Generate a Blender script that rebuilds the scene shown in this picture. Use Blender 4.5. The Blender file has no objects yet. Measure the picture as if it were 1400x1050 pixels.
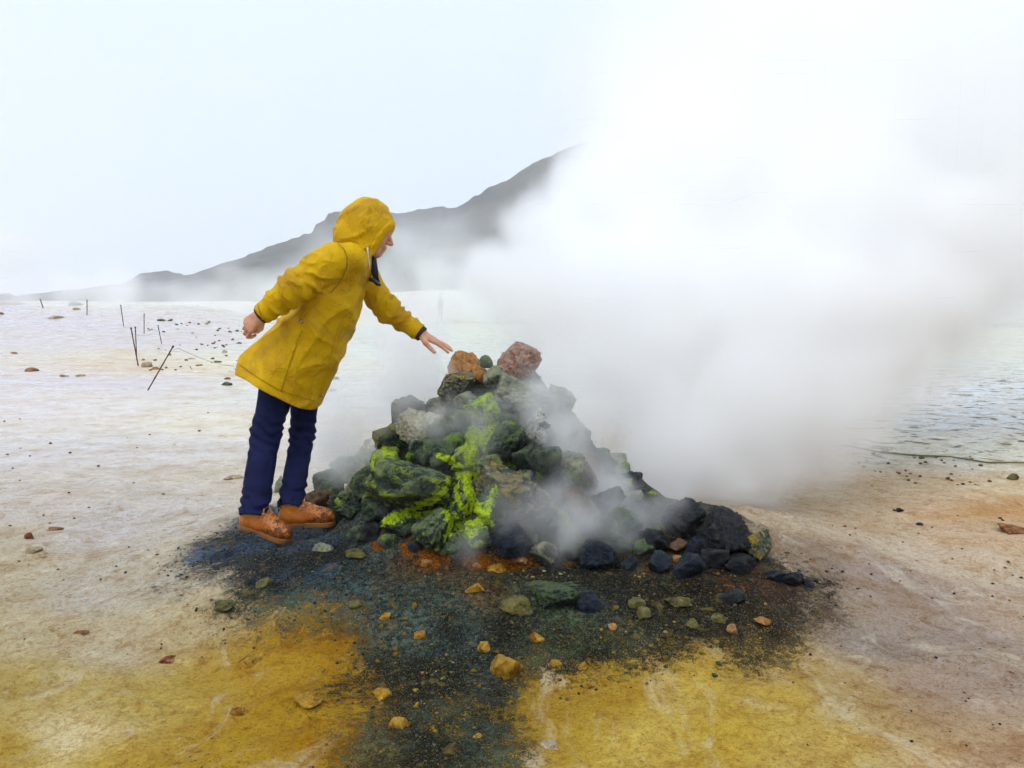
import bpy, bmesh, math, random
import numpy as np
from mathutils import Vector, Matrix

# ------------------------------------------------------------------ camera, sky, sun, exposure
SC = bpy.context.scene
COL = SC.collection
CAMZ, FPX, PITCH = 1.32, 1100.0, math.atan(117 / 1100.0)
cd = bpy.data.cameras.new('camera'); cam = bpy.data.objects.new('camera', cd); COL.objects.link(cam)
cam.location = (0, 0, CAMZ); cam.rotation_euler = (math.pi / 2 - PITCH, 0, 0)
cd.sensor_width = 36.0; cd.lens = 36.0 * FPX / 1400.0; cd.clip_start = 0.05; cd.clip_end = 8000
SC.camera = cam

SUN_EL, SUN_AZ = math.radians(58), math.radians(215)   # high, diffused by the overcast
w = bpy.data.worlds.new('World'); SC.world = w; w.use_nodes = True
nt = w.node_tree; nt.nodes.clear()
_o = nt.nodes.new('ShaderNodeOutputWorld')
_sky = nt.nodes.new('ShaderNodeTexSky'); _sky.sky_type = 'NISHITA'; _sky.sun_disc = False
_sky.sun_elevation = SUN_EL; _sky.sun_rotation = SUN_AZ; _sky.air_density = 1.0; _sky.dust_density = 3.0
_b1 = nt.nodes.new('ShaderNodeBackground'); _b1.inputs['Strength'].default_value = 0.05
nt.links.new(_sky.outputs[0], _b1.inputs['Color'])
# the overcast cloud layer in front of that sky, nearly even
_tc = nt.nodes.new('ShaderNodeTexCoord'); _nz = nt.nodes.new('ShaderNodeTexNoise')
_nz.inputs['Scale'].default_value = 1.7; _nz.inputs['Detail'].default_value = 4
nt.links.new(_tc.outputs['Generated'], _nz.inputs['Vector'])
_cr = nt.nodes.new('ShaderNodeValToRGB')
_cr.color_ramp.elements[0].position = 0.3; _cr.color_ramp.elements[0].color = (0.69, 0.80, 0.965, 1)
_cr.color_ramp.elements[1].position = 0.75; _cr.color_ramp.elements[1].color = (0.77, 0.865, 0.985, 1)
nt.links.new(_nz.outputs[0], _cr.inputs[0])
_b2 = nt.nodes.new('ShaderNodeBackground'); _b2.inputs['Strength'].default_value = 1.18
nt.links.new(_cr.outputs[0], _b2.inputs['Color'])
_mx = nt.nodes.new('ShaderNodeMixShader'); _mx.inputs[0].default_value = 0.93
nt.links.new(_b1.outputs[0], _mx.inputs[1]); nt.links.new(_b2.outputs[0], _mx.inputs[2])
nt.links.new(_mx.outputs[0], _o.inputs['Surface'])

ld = bpy.data.lights.new('sun', 'SUN'); sun = bpy.data.objects.new('sun', ld); COL.objects.link(sun)
ld.energy = 1.5; ld.angle = math.radians(35); ld.color = (1.0, 0.995, 0.985)
_sd = Vector((math.sin(SUN_AZ) * math.cos(SUN_EL), math.cos(SUN_AZ) * math.cos(SUN_EL), math.sin(SUN_EL)))
sun.rotation_euler = _sd.to_track_quat('Z', 'Y').to_euler()

SC.view_settings.view_transform = 'Standard'; SC.view_settings.look = 'None'
SC.view_settings.exposure = 0.13; SC.view_settings.gamma = 1.0; SC.view_settings.use_curve_mapping = False
SC.render.engine = 'CYCLES'
cy = SC.cycles
cy.use_denoising = True
cy.max_bounces = 32; cy.diffuse_bounces = 2; cy.glossy_bounces = 2; cy.transmission_bounces = 4
cy.volume_bounces = 32; cy.transparent_max_bounces = 8
cy.volume_step_rate = 3.5; cy.volume_max_steps = 256
cy.sample_clamp_indirect = 0.0
cy.use_adaptive_sampling = True; cy.adaptive_threshold = 0.05; cy.adaptive_min_samples = 16

# ------------------------------------------------------------------ helpers
R = random.Random(7)
rng = np.random.default_rng(11)
f32 = np.float32
TAB = rng.random((64, 64, 64)).astype(f32)

def vnoise(x, y, z):
    ix = np.floor(x); iy = np.floor(y); iz = np.floor(z)
    fx = (x - ix).astype(f32); fy = (y - iy).astype(f32); fz = (z - iz).astype(f32)
    ix = ix.astype(np.int32) & 63; iy = iy.astype(np.int32) & 63; iz = iz.astype(np.int32) & 63
    fx = fx * fx * (3 - 2 * fx); fy = fy * fy * (3 - 2 * fy); fz = fz * fz * (3 - 2 * fz)
    jx = (ix + 1) & 63; jy = (iy + 1) & 63; jz = (iz + 1) & 63
    a = TAB[ix, iy, iz] * (1 - fx) + TAB[jx, iy, iz] * fx
    b = TAB[ix, jy, iz] * (1 - fx) + TAB[jx, jy, iz] * fx
    c = TAB[ix, iy, jz] * (1 - fx) + TAB[jx, iy, jz] * fx
    d = TAB[ix, jy, jz] * (1 - fx) + TAB[jx, jy, jz] * fx
    return (a * (1 - fy) + b * fy) * (1 - fz) + (c * (1 - fy) + d * fy) * fz

def fbm(x, y, z, octv=4, gain=0.5):
    s = 0; a = 1.0; t = 0; k = 1.0
    for i in range(octv):
        s = s + a * vnoise(x * k + 17.3 * i, y * k + 5.7 * i, z * k + 9.1 * i); t += a; a *= gain; k *= 2.03
    return s / t            # about 0..1, mean 0.5

def sstep(a, b, x):
    t = np.clip((x - a) / (b - a), 0, 1); return t * t * (3 - 2 * t)

FW = np.array([0, math.cos(PITCH), -math.sin(PITCH)]); UPV = np.array([0, math.sin(PITCH), math.cos(PITCH)])
def ray(px, py):
    return FW + np.array([1.0, 0, 0]) * (px - 700) / FPX + UPV * (525 - py) / FPX
def at(px, py, Y):
    d = ray(px, py); return np.array([0, 0, CAMZ]) + d * (Y / d[1])
def topx(P):
    v = np.asarray(P, float) - np.array([0, 0, CAMZ]); z = v @ FW
    return 700 + FPX * v[..., 0] / z, 525 - FPX * (v @ UPV) / z

def lin(c):
    c = np.asarray(c, float) / 255.0
    return np.where(c <= 0.04045, c / 12.92, ((c + 0.055) / 1.055) ** 2.4)
def rgb(r, g, b, k=1.0):
    v = lin((r, g, b)) * k; return (float(v[0]), float(v[1]), float(v[2]), 1.0)

def mesh_np(name, V, F, mat=None, smooth=True):
    me = bpy.data.meshes.new(name)
    V = np.asarray(V, f32); F = np.asarray(F, np.int32); n = F.shape[1]
    me.vertices.add(len(V)); me.vertices.foreach_set('co', V.ravel())
    me.loops.add(F.size); me.loops.foreach_set('vertex_index', F.ravel())
    me.polygons.add(len(F)); me.polygons.foreach_set('loop_start', np.arange(0, F.size, n, dtype=np.int32))
    me.update(calc_edges=True); me.validate()
    if smooth: me.polygons.foreach_set('use_smooth', np.ones(len(me.polygons), bool))
    if mat is not None: me.materials.append(mat)
    return me
def link(name, me, parent=None):
    o = bpy.data.objects.new(name, me); COL.objects.link(o)
    if parent is not None: o.parent = parent
    return o
def tag(o, label=None, cat=None, group=None, kind=None):
    for k, v in (('label', label), ('category', cat), ('group', group), ('kind', kind)):
        if v: o[k] = v
    return o
def empty(name, loc=(0, 0, 0)):
    o = bpy.data.objects.new(name, None); COL.objects.link(o); o.location = loc; o.empty_display_size = 0.1; return o
def fattr(me, name, data):
    a = me.attributes.new(name, 'FLOAT_COLOR', 'POINT')
    d = np.ones((len(data), 4), f32); d[:, :data.shape[1]] = data
    a.data.foreach_set('color', d.ravel())

# ------------------------------------------------------------------ material building
class NB:
    def __init__(s, name):
        s.m = bpy.data.materials.new(name); s.m.use_nodes = True; s.t = s.m.node_tree; s.t.nodes.clear()
        s.out = s.t.nodes.new('ShaderNodeOutputMaterial')
    def n(s, typ, **kw):
        x = s.t.nodes.new(typ)
        for k, v in kw.items(): setattr(x, k, v)
        return x
    def set(s, sock, v):
        if hasattr(v, 'is_output') or isinstance(v, bpy.types.NodeSocket): s.t.links.new(v, sock)
        else: sock.default_value = v
    def math(s, op, a, b=0.0, c=None, clamp=False):
        x = s.n('ShaderNodeMath', operation=op, use_clamp=clamp); s.set(x.inputs[0], a); s.set(x.inputs[1], b)
        if c is not None: s.set(x.inputs[2], c)
        return x.outputs[0]
    def mix(s, f, a, b, blend='MIX'):
        x = s.n('ShaderNodeMix', data_type='RGBA', blend_type=blend); x.clamp_factor = True
        s.set(x.inputs[0], f); s.set(x.inputs[6], a); s.set(x.inputs[7], b); return x.outputs[2]
    def noise(s, scale, det=4, rough=0.55, vec=None, dist=0.0):
        x = s.n('ShaderNodeTexNoise'); x.inputs['Scale'].default_value = scale; x.inputs['Detail'].default_value = det
        x.inputs['Roughness'].default_value = rough; x.inputs['Distortion'].default_value = dist
        if vec is not None: s.t.links.new(vec, x.inputs['Vector'])
        return x.outputs[0]
    def voro(s, scale, vec=None, feat='F1'):
        x = s.n('ShaderNodeTexVoronoi'); x.feature = feat; x.inputs['Scale'].default_value = scale
        if vec is not None: s.t.links.new(vec, x.inputs['Vector'])
        return x
    def ramp(s, f, lo, hi, a=0.0, b=1.0):
        x = s.n('ShaderNodeMapRange'); x.interpolation_type = 'SMOOTHSTEP'
        s.set(x.inputs[0], f); s.set(x.inputs[1], lo); s.set(x.inputs[2], hi); s.set(x.inputs[3], a); s.set(x.inputs[4], b)
        return x.outputs[0]
    def coord(s, which='Object'): return s.n('ShaderNodeTexCoord').outputs[which]
    def geo(s, which): return s.n('ShaderNodeNewGeometry').outputs[which]
    def attr(s, name):
        x = s.n('ShaderNodeAttribute'); x.attribute_name = name; return x
    def mapv(s, vec, sc):
        x = s.n('ShaderNodeMapping'); x.inputs['Scale'].default_value = sc; s.t.links.new(vec, x.inputs['Vector']); return x.outputs[0]
    def bump(s, h, strength=0.5, dist=0.01, nrm=None):
        x = s.n('ShaderNodeBump'); x.inputs['Strength'].default_value = strength; x.inputs['Distance'].default_value = dist
        s.set(x.inputs['Height'], h)
        if nrm is not None: s.t.links.new(nrm, x.inputs['Normal'])
        return x.outputs[0]
    def bsdf(s, color, rough=0.6, spec=0.5, normal=None, **kw):
        x = s.n('ShaderNodeBsdfPrincipled'); s.set(x.inputs['Base Color'], color); s.set(x.inputs['Roughness'], rough)
        s.set(x.inputs['Specular IOR Level'], spec)
        for k, v in kw.items(): s.set(x.inputs[k.replace('_', ' ')], v)
        if normal is not None: s.t.links.new(normal, x.inputs['Normal'])
        s.t.links.new(x.outputs[0], s.out.inputs['Surface']); return s.m

# ------------------------------------------------------------------ signed-distance modelling (numpy surface nets)
def grid(lo, hi, h):
    lo = np.asarray(lo, float); hi = np.asarray(hi, float)
    n = np.ceil((hi - lo) / h).astype(int) + 1
    ax = [(lo[i] + h * np.arange(n[i])).astype(f32) for i in range(3)]
    X, Y, Z = np.meshgrid(*ax, indexing='ij'); return X, Y, Z
def surface_nets(F, lo, h):
    F = F.astype(f32); S = F < 0; nx, ny, nz = F.shape
    cnt = np.zeros((nx - 1, ny - 1, nz - 1), np.int8)
    for i in (0, 1):
        for j in (0, 1):
            for k in (0, 1): cnt += S[i:nx - 1 + i, j:ny - 1 + j, k:nz - 1 + k]
    act = (cnt > 0) & (cnt < 8); I, J, K = np.nonzero(act)
    idx = -np.ones(act.shape, np.int32); idx[I, J, K] = np.arange(len(I))
    acc = np.zeros((len(I), 3), f32); num = np.zeros(len(I), f32)
    for ax in range(3):
        for a in (0, 1):
            for b in (0, 1):
                o = [0, 0, 0]; oth = [q for q in range(3) if q != ax]; o[oth[0]] = a; o[oth[1]] = b
                f0 = F[I + o[0], J + o[1], K + o[2]]; e = list(o); e[ax] = 1
                f1 = F[I + e[0], J + e[1], K + e[2]]; m = (f0 < 0) != (f1 < 0)
                t = np.where(m, f0 / np.where(m, f0 - f1, 1), 0)
                p = np.empty((len(I), 3), f32); p[:, oth[0]] = a; p[:, oth[1]] = b; p[:, ax] = t
                acc += p * m[:, None]; num += m
    V = (acc / num[:, None] + np.stack([I, J, K], 1)) * h + np.asarray(lo)
    quads = []
    for ax in range(3):
        sl0 = [slice(None)] * 3; sl1 = [slice(None)] * 3
        sl0[ax] = slice(0, -1); sl1[ax] = slice(1, None)
        a, b = S[tuple(sl0)], S[tuple(sl1)]; oth = [(ax + 1) % 3, (ax + 2) % 3]
        P = np.nonzero(a != b); P = np.stack(P, 1)
        ok = (P[:, oth[0]] > 0) & (P[:, oth[1]] > 0) & (P[:, oth[0]] < act.shape[oth[0]]) & (P[:, oth[1]] < act.shape[oth[1]])
        P = P[ok]; q = []
        for (da, db) in ((-1, -1), (0, -1), (0, 0), (-1, 0)):
            c = P.copy(); c[:, oth[0]] += da; c[:, oth[1]] += db; q.append(idx[c[:, 0], c[:, 1], c[:, 2]])
        q = np.stack(q, 1); flip = ~a[P[:, 0], P[:, 1], P[:, 2]]
        q[flip] = q[flip][:, ::-1]; quads.append(q)
    Q = np.concatenate(quads); Q = Q[(Q >= 0).all(1)]
    return V.astype(f32), Q
def smin(a, b, k):
    h = np.clip(0.5 + 0.5 * (b - a) / k, 0, 1); return b * (1 - h) + a * h - k * h * (1 - h)
def cap(G, a, b, ra, rb, flat=None):
    """tapered capsule; flat=(axis vector, factor) squashes distances along that axis"""
    a = np.asarray(a, f32); b = np.asarray(b, f32); d = b - a; L = float(d @ d) + 1e-12
    px, py, pz = G[0] - a[0], G[1] - a[1], G[2] - a[2]
    t = np.clip((px * d[0] + py * d[1] + pz * d[2]) / L, 0, 1)
    qx, qy, qz = px - t * d[0], py - t * d[1], pz - t * d[2]
    if flat is not None:
        u = np.asarray(flat[0], f32); u = u / np.linalg.norm(u); s = (qx * u[0] + qy * u[1] + qz * u[2]) * (flat[1] - 1)
        qx, qy, qz = qx + s * u[0], qy + s * u[1], qz + s * u[2]
    return np.sqrt(qx * qx + qy * qy + qz * qz) - (ra + (rb - ra) * t)
def ell(G, c, ax3, r3):
    """ellipsoid with axes rows ax3 and radii r3"""
    p = [G[i] - c[i] for i in range(3)]; s = 0; s2 = 0
    for u, r in zip(ax3, r3):
        q = p[0] * u[0] + p[1] * u[1] + p[2] * u[2]; s = s + (q / r) ** 2; s2 = s2 + (q / (r * r)) ** 2
    k0 = np.sqrt(s); k1 = np.sqrt(s2) + 1e-9
    return k0 * (k0 - 1) / k1
# ------------------------------------------------------------------ terrain
PX = [-2.2, -1.45, -1.2, -1.0, -.8, -.6, -.4, -.25, -.12, .1, .25, .45, .76, 1.0, 1.3, 1.6, 2.2]
PZ = [0, 0, 0, .0, .17, .48, .60, .72, .78, .80, .66, .38, .19, .16, .06, 0, 0]
# mud banks and lumps on the plain: x, y, half-width x, half-width y, height
BUMPS = [(-16.5, 27, 5.0, 3.0, .35), (-20, 34, 7, 4, .95), (-13, 33, 3.5, 3, .7), (-24, 30, 4, 3, .9), (-7.5, 24, 1.2, 1.0, .22), (-9.5, 19, 1.1, .9, .16),
         (-5.0, 15, 1.6, .9, .12), (-3.3, 10.6, 1.1, .45, .05), (-6.0, 11, .9, .3, .05), (2.35, 3.95, .17, .12, .05), (2.55, 4.2, .3, .15, .04),
         (-2.3, 9.4, 1.2, .5, .05), (-9, 98, 22, 9, 1.9), (30, 95, 25, 9, 1.5)]
def height(x, y):
    x = np.asarray(x, float); y = np.asarray(y, float); r = np.hypot(x, y)
    h = (fbm(x * .35, y * .35, 0 * x + 3, 3) - .5) * .05 * sstep(1.0, 5, r) + (fbm(x * 1.3, y * 1.3, 0 * x + 8, 4) - .5) * .035 * (1 - .7 * sstep(5, 10, r))
    h += (fbm(x * .03, y * .03, 0 * x + 1, 3) - .5) * 1.5 * sstep(15, 90, r)
    for (bx, by, wx, wy, bh) in BUMPS:
        h = h + bh * np.exp(-((x - bx) / wx) ** 2 - ((y - by) / wy) ** 2)
    h += (sstep(.50, .53, fbm(x * 1.9, y * 1.9, 0 * x + 25, 5, .6)) - .5) * .011 * (1 - sstep(4.5, 8, r))
    h += (np.abs(fbm(x * 2.8, y * 3.2, 0 * x + 12, 4) - .5) * 2) ** .7 * .015 * (1 - sstep(4.5, 9, r)) - .005 + (fbm(x * 6, y * 6, 0 * x + 14, 3) - .5) * .012
    # apron of dark gravel round the vent
    ey = np.where(y < 4.1, 1.22, 1.0); er = np.hypot((x - .0) * .86, (y - 4.1) * ey)
    h += .155 * (1 - sstep(1.0, 1.95, er))
    # heap core
    cyc = 4.2 - .5 * sstep(.3, 1.1, x); wid = .80 - .42 * sstep(.35, .9, x) - .30 * sstep(-.55, -1.0, x)
    fall = np.clip(1 - np.abs((y - cyc) / wid), 0, 1)
    lum = .85 + .3 * fbm(x * 4, y * 4, 0 * x + 2, 3)
    h += np.interp(x, PX, PZ) * (fall ** .85) * lum
    # fine grain on the apron
    h += (fbm(x * 14, y * 14, 0 * x + 5, 3) - .5) * (.010 + .022 * (1 - sstep(1.1, 1.9, er)))
    return h
def hit(px, py, tmax=120.0):
    d = ray(px, py); t = np.concatenate([np.arange(1.6, 9, .008), np.geomspace(9, tmax, 900)])
    P = np.array([0, 0, CAMZ]) + t[:, None] * d / d[1]
    below = P[:, 2] < height(P[:, 0], P[:, 1]); i = int(np.argmax(below)) if below.any() else len(t) - 1
    return P[i]

def axis_pts(a0, a1, step, far, g):
    v = list(np.arange(a0, a1 + 1e-6, step)); s = step
    while v[-1] < far: s *= g; v.append(v[-1] + s)
    return v
_pos = axis_pts(0, 2.0, .0115, 1400, 1.045); gx = np.array([-v for v in _pos[:0:-1]] + _pos)
_yf = axis_pts(1.7, 5.2, .0115, 1500, 1.042); _yb = [1.7 - v for v in axis_pts(0, .2, .05, 60, 1.25)[1:]]
gy = np.array(_yb[::-1] + _yf)
GX, GY = np.meshgrid(gx, gy, indexing='ij'); GH = height(GX.ravel(), GY.ravel()).reshape(GX.shape)
nx_, ny_ = GX.shape
V = np.stack([GX, GY, GH], -1).reshape(-1, 3)
ii = np.arange(nx_ * ny_).reshape(nx_, ny_)
Fq = np.stack([ii[:-1, :-1], ii[1:, :-1], ii[1:, 1:], ii[:-1, 1:]], -1).reshape(-1, 4)

# colours of the mud, deposit by deposit, where they lie
CTRL = [  # px, py, r, g, b
 (0, 425, 205, 190, 190), (120, 430, 215, 208, 205), (250, 420, 222, 224, 205), (330, 440, 224, 226, 205), (60, 460, 205, 200, 208), (200, 470, 205, 198, 200),
 (230, 500, 205, 185, 160), (300, 500, 220, 222, 200), (100, 520, 205, 198, 205), (0, 560, 208, 200, 200), (150, 560, 212, 206, 200), (280, 570, 214, 208, 190),
 (60, 620, 200, 196, 196), (200, 620, 204, 200, 196), (300, 640, 198, 190, 176), (30, 700, 196, 188, 180), (150, 720, 192, 186, 182), (250, 700, 196, 190, 182),
 (20, 780, 190, 178, 150), (130, 800, 188, 180, 165), (240, 800, 186, 178, 160), (40, 860, 190, 176, 140), (150, 880, 192, 178, 148), (270, 850, 190, 176, 138),
 (30, 940, 178, 156, 96), (120, 950, 190, 168, 108), (220, 930, 186, 164, 96), (60, 1020, 180, 150, 68), (180, 1020, 190, 160, 70), (130, 995, 225, 210, 165),
 (300, 920, 182, 150, 62), (360, 900, 176, 140, 40), (420, 880, 165, 125, 25), (460, 940, 172, 130, 18), (380, 960, 180, 142, 28), (300, 1000, 180, 146, 45),
 (420, 1020, 168, 124, 12), (480, 1030, 160, 118, 14), (250, 1045, 180, 148, 40),
 (560, 1040, 120, 95, 40), (690, 960, 168, 138, 50), (760, 950, 176, 146, 58), (700, 1030, 186, 158, 70), (800, 1000, 186, 156, 66), (860, 940, 182, 150, 60),
 (900, 1010, 204, 178, 100), (960, 950, 196, 168, 84), (1000, 1020, 196, 165, 72), (1100, 1000, 196, 168, 88), (1060, 930, 186, 158, 92), (960, 900, 160, 132, 76),
 (1150, 1040, 204, 178, 108), (1200, 980, 176, 150, 104), (1300, 1040, 200, 172, 128), (1390, 1040, 186, 158, 130), (1300, 960, 168, 146, 128),
 (1100, 880, 150, 132, 110), (1200, 900, 150, 138, 128), (1300, 880, 158, 144, 134), (1390, 940, 164, 146, 130), (1120, 820, 150, 134, 118), (1220, 820, 164, 148, 138),
 (1380, 850, 186, 166, 146), (1100, 750, 186, 172, 150), (1200, 750, 196, 180, 156), (1320, 780, 204, 188, 166), (1390, 760, 206, 182, 150), (1050, 700, 188, 174, 150),
 (1150, 680, 204, 184, 152), (1280, 690, 208, 184, 152), (1390, 700, 200, 160, 116), (1200, 640, 206, 186, 156), (1300, 655, 206, 184, 150), (1380, 665, 214, 196, 160),
 (1200, 615, 205, 206, 196), (1300, 615, 214, 217, 210), (1390, 628, 222, 222, 206), (1330, 570, 205, 210, 214), (1390, 540, 202, 208, 213), (1320, 500, 204, 210, 206),
 (1390, 480, 208, 212, 202), (1350, 450, 210, 214, 204), (1390, 420, 214, 214, 206), (1000, 600, 190, 180, 160), (900, 640, 180, 168, 150), (1050, 500, 196, 196, 190),
 (800, 480, 200, 204, 200), (600, 450, 210, 218, 208), (500, 480, 212, 220, 212), (620, 480, 206, 214, 208), (480, 540, 205, 208, 205), (560, 520, 205, 208, 204)]
_c = []
for (px, py, r_, g_, b_) in CTRL:
    d = ray(px, py); t = -CAMZ / d[2]; _c.append((d[0] * t, d[1] * t, *lin((r_, g_, b_))))
_c = np.array(_c); CUV = np.stack([_c[:, 0] / (_c[:, 1] + .8), np.log(_c[:, 1])], 1)
def idw(cuv, cval, u, v, p=3.4, sx=1.15):
    out = np.zeros((len(u), cval.shape[1]), f32); tot = np.zeros(len(u), f32)
    for (a, b), c in zip(cuv, cval):
        w_ = 1.0 / (((u - a) * sx) ** 2 + (v - b) ** 2 + .0012) ** (p / 2); out += w_[:, None] * c.astype(f32); tot += w_
    return out / tot[:, None]
xs, ys = V[:, 0], V[:, 1]
q0 = 0 * xs
yy = np.maximum(ys, .9)
wa = .22 * np.clip(yy / 4, .5, 6)
wx = xs + wa * (fbm(xs * 1.1 / np.sqrt(yy / 3), ys * 1.6 / np.sqrt(yy / 3), q0 + 21, 4) - .5) * 2
wy = yy * np.exp(.25 * (fbm(xs * .9 / np.sqrt(yy / 3), ys * 1.8 / np.sqrt(yy / 3), q0 + 33, 4) - .5))
base = idw(CUV, _c[:, 2:], wx / (wy + .8), np.log(wy))

def poly_sd(poly, x, y):
    """signed distance, negative inside"""
    d = np.full(len(x), 1e9); ins = np.zeros(len(x), bool); n = len(poly)
    for i in range(n):
        ax, ay = poly[i]; bx, by = poly[(i + 1) % n]; ex, ey = bx - ax, by - ay
        t = np.clip(((x - ax) * ex + (y - ay) * ey) / (ex * ex + ey * ey), 0, 1)
        d = np.minimum(d, np.hypot(x - ax - t * ex, y - ay - t * ey))
        c = ((ay > y) != (by > y)) & (x < (bx - ax) * (y - ay) / (by - ay + 1e-12) + ax); ins ^= c
    return np.where(ins, -d, d)
def gpoly(pts): return [tuple(hit(*p)[:2]) for p in pts]
APRON = gpoly([(262, 762), (330, 706), (400, 690)]) + [(-1.15, 4.6), (-.6, 5.0), (.4, 5.0), (.9, 4.4)] + gpoly([(1030, 745), (1085, 775), (1118, 800), (1075, 850), (985, 885),
        (890, 905), (800, 900), (715, 918), (672, 950), (655, 1000), (640, 1060), (470, 1060), (478, 1000), (505, 945), (498, 885), (430, 845), (340, 826), (300, 795)])
near = (np.abs(xs) < 3.2) & (ys > 1.3) & (ys < 6)
sd = np.full(len(xs), 9.0)
sd[near] = poly_sd(APRON, xs[near], ys[near])
jit = (fbm(xs * 3.2, ys * 3.2, q0 + 40, 6, .6) - .5) * .62
dark = 1 - sstep(-.20, .24, sd + jit)
# a looser scatter of dark grit over the margin towards the grey-mauve mud
AC = [(300, 760, 46, 66, 88), (360, 775, 34, 52, 74), (430, 770, 30, 44, 60), (330, 810, 74, 84, 70), (420, 830, 62, 72, 50), (480, 800, 40, 52, 52), (520, 760, 34, 40, 38),
      (560, 830, 40, 48, 40), (600, 880, 44, 54, 50), (560, 950, 58, 58, 40), (600, 1000, 50, 56, 44), (500, 1040, 66, 54, 26), (640, 820, 66, 44, 22), (600, 770, 62, 34, 18),
      (690, 775, 64, 42, 18), (740, 830, 44, 54, 40), (800, 810, 36, 44, 44), (780, 880, 54, 58, 36), (860, 800, 40, 34, 26), (880, 870, 60, 56, 34), (940, 800, 58, 28, 16),
      (1000, 820, 64, 26, 18), (1060, 810, 62, 30, 22), (960, 860, 62, 46, 26), (1040, 860, 72, 50, 30), (1090, 795, 34, 26, 24), (420, 700, 44, 46, 42), (650, 930, 52, 58, 50)]
ac = np.array([(*hit(p, q)[:2], *lin((r_, g_, b_))) for (p, q, r_, g_, b_) in AC])
apc = np.zeros((len(xs), 3), f32)
apc[near] = idw(ac[:, :2], ac[:, 2:], xs[near] + jit[near] * .6, ys[near] + (fbm(xs[near] * 3, ys[near] * 3, q0[near] + 50, 4) - .5) * .4, 3.0, 1.0)
# heap core: dark wet rubble with acid-green sulphur growth in the middle
heap = near & (np.interp(xs, PX, PZ) * np.clip(1 - np.abs((ys - (4.2 - .5 * sstep(.3, 1.1, xs))) / (.80 - .42 * sstep(.35, .9, xs) - .30 * sstep(-.55, -1.0, xs))), 0, 1) > .03)
apc[heap] = apc[heap] * .45 + np.array(lin((46, 54, 46))) * .55
hz = V[:, 2]
def blob(px, py, r):
    p = hit(px, py); return np.exp(-((xs - p[0]) ** 2 + (ys - p[1]) ** 2 + (hz - p[2]) ** 2) / (r * r))
green = np.zeros(len(xs))
for (px, py, r) in [(648, 640, .10), (600, 690, .09), (640, 705, .10), (655, 720, .07), (560, 705, .06), (660, 600, .10), (672, 560, .10), (530, 615, .07), (690, 640, .06), (500, 650, .09), (465, 640, .08), (620, 740, .07), (670, 730, .06), (610, 620, .06)]:
    green = np.maximum(green, blob(px, py, r))
green *= sstep(.25, .6, fbm(xs * 9, ys * 9, hz * 9, 4) + .15)
rust = np.zeros(len(xs))
for (px, py, r) in [(590, 765, .08), (655, 772, .08), (705, 760, .11), (680, 780, .08), (560, 750, .06), (935, 730, .05), (905, 725, .05), (780, 770, .09), (880, 780, .12), (1000, 800, .15), (520, 745, .05)]:
    rust = np.maximum(rust, blob(px, py, r) * (.5 if px > 770 else 1))
wet = sstep(4.5, 8, ys) * sstep(.2, -.8, xs / yy) + .75 * sstep(-.7, -1.5, xs) * sstep(3.2, 5, ys) + .1 * sstep(.25, .5, xs / yy) * sstep(6, 8, ys)
wet = np.clip(.55 * wet * (.6 + .8 * fbm(xs * .8, ys * 1.6, q0 + 60, 3)), 0, 1)
spots = sstep(.30, .42, xs / yy) * sstep(6.0, 6.8, ys) * (1 - sstep(12, 18, ys))

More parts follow.
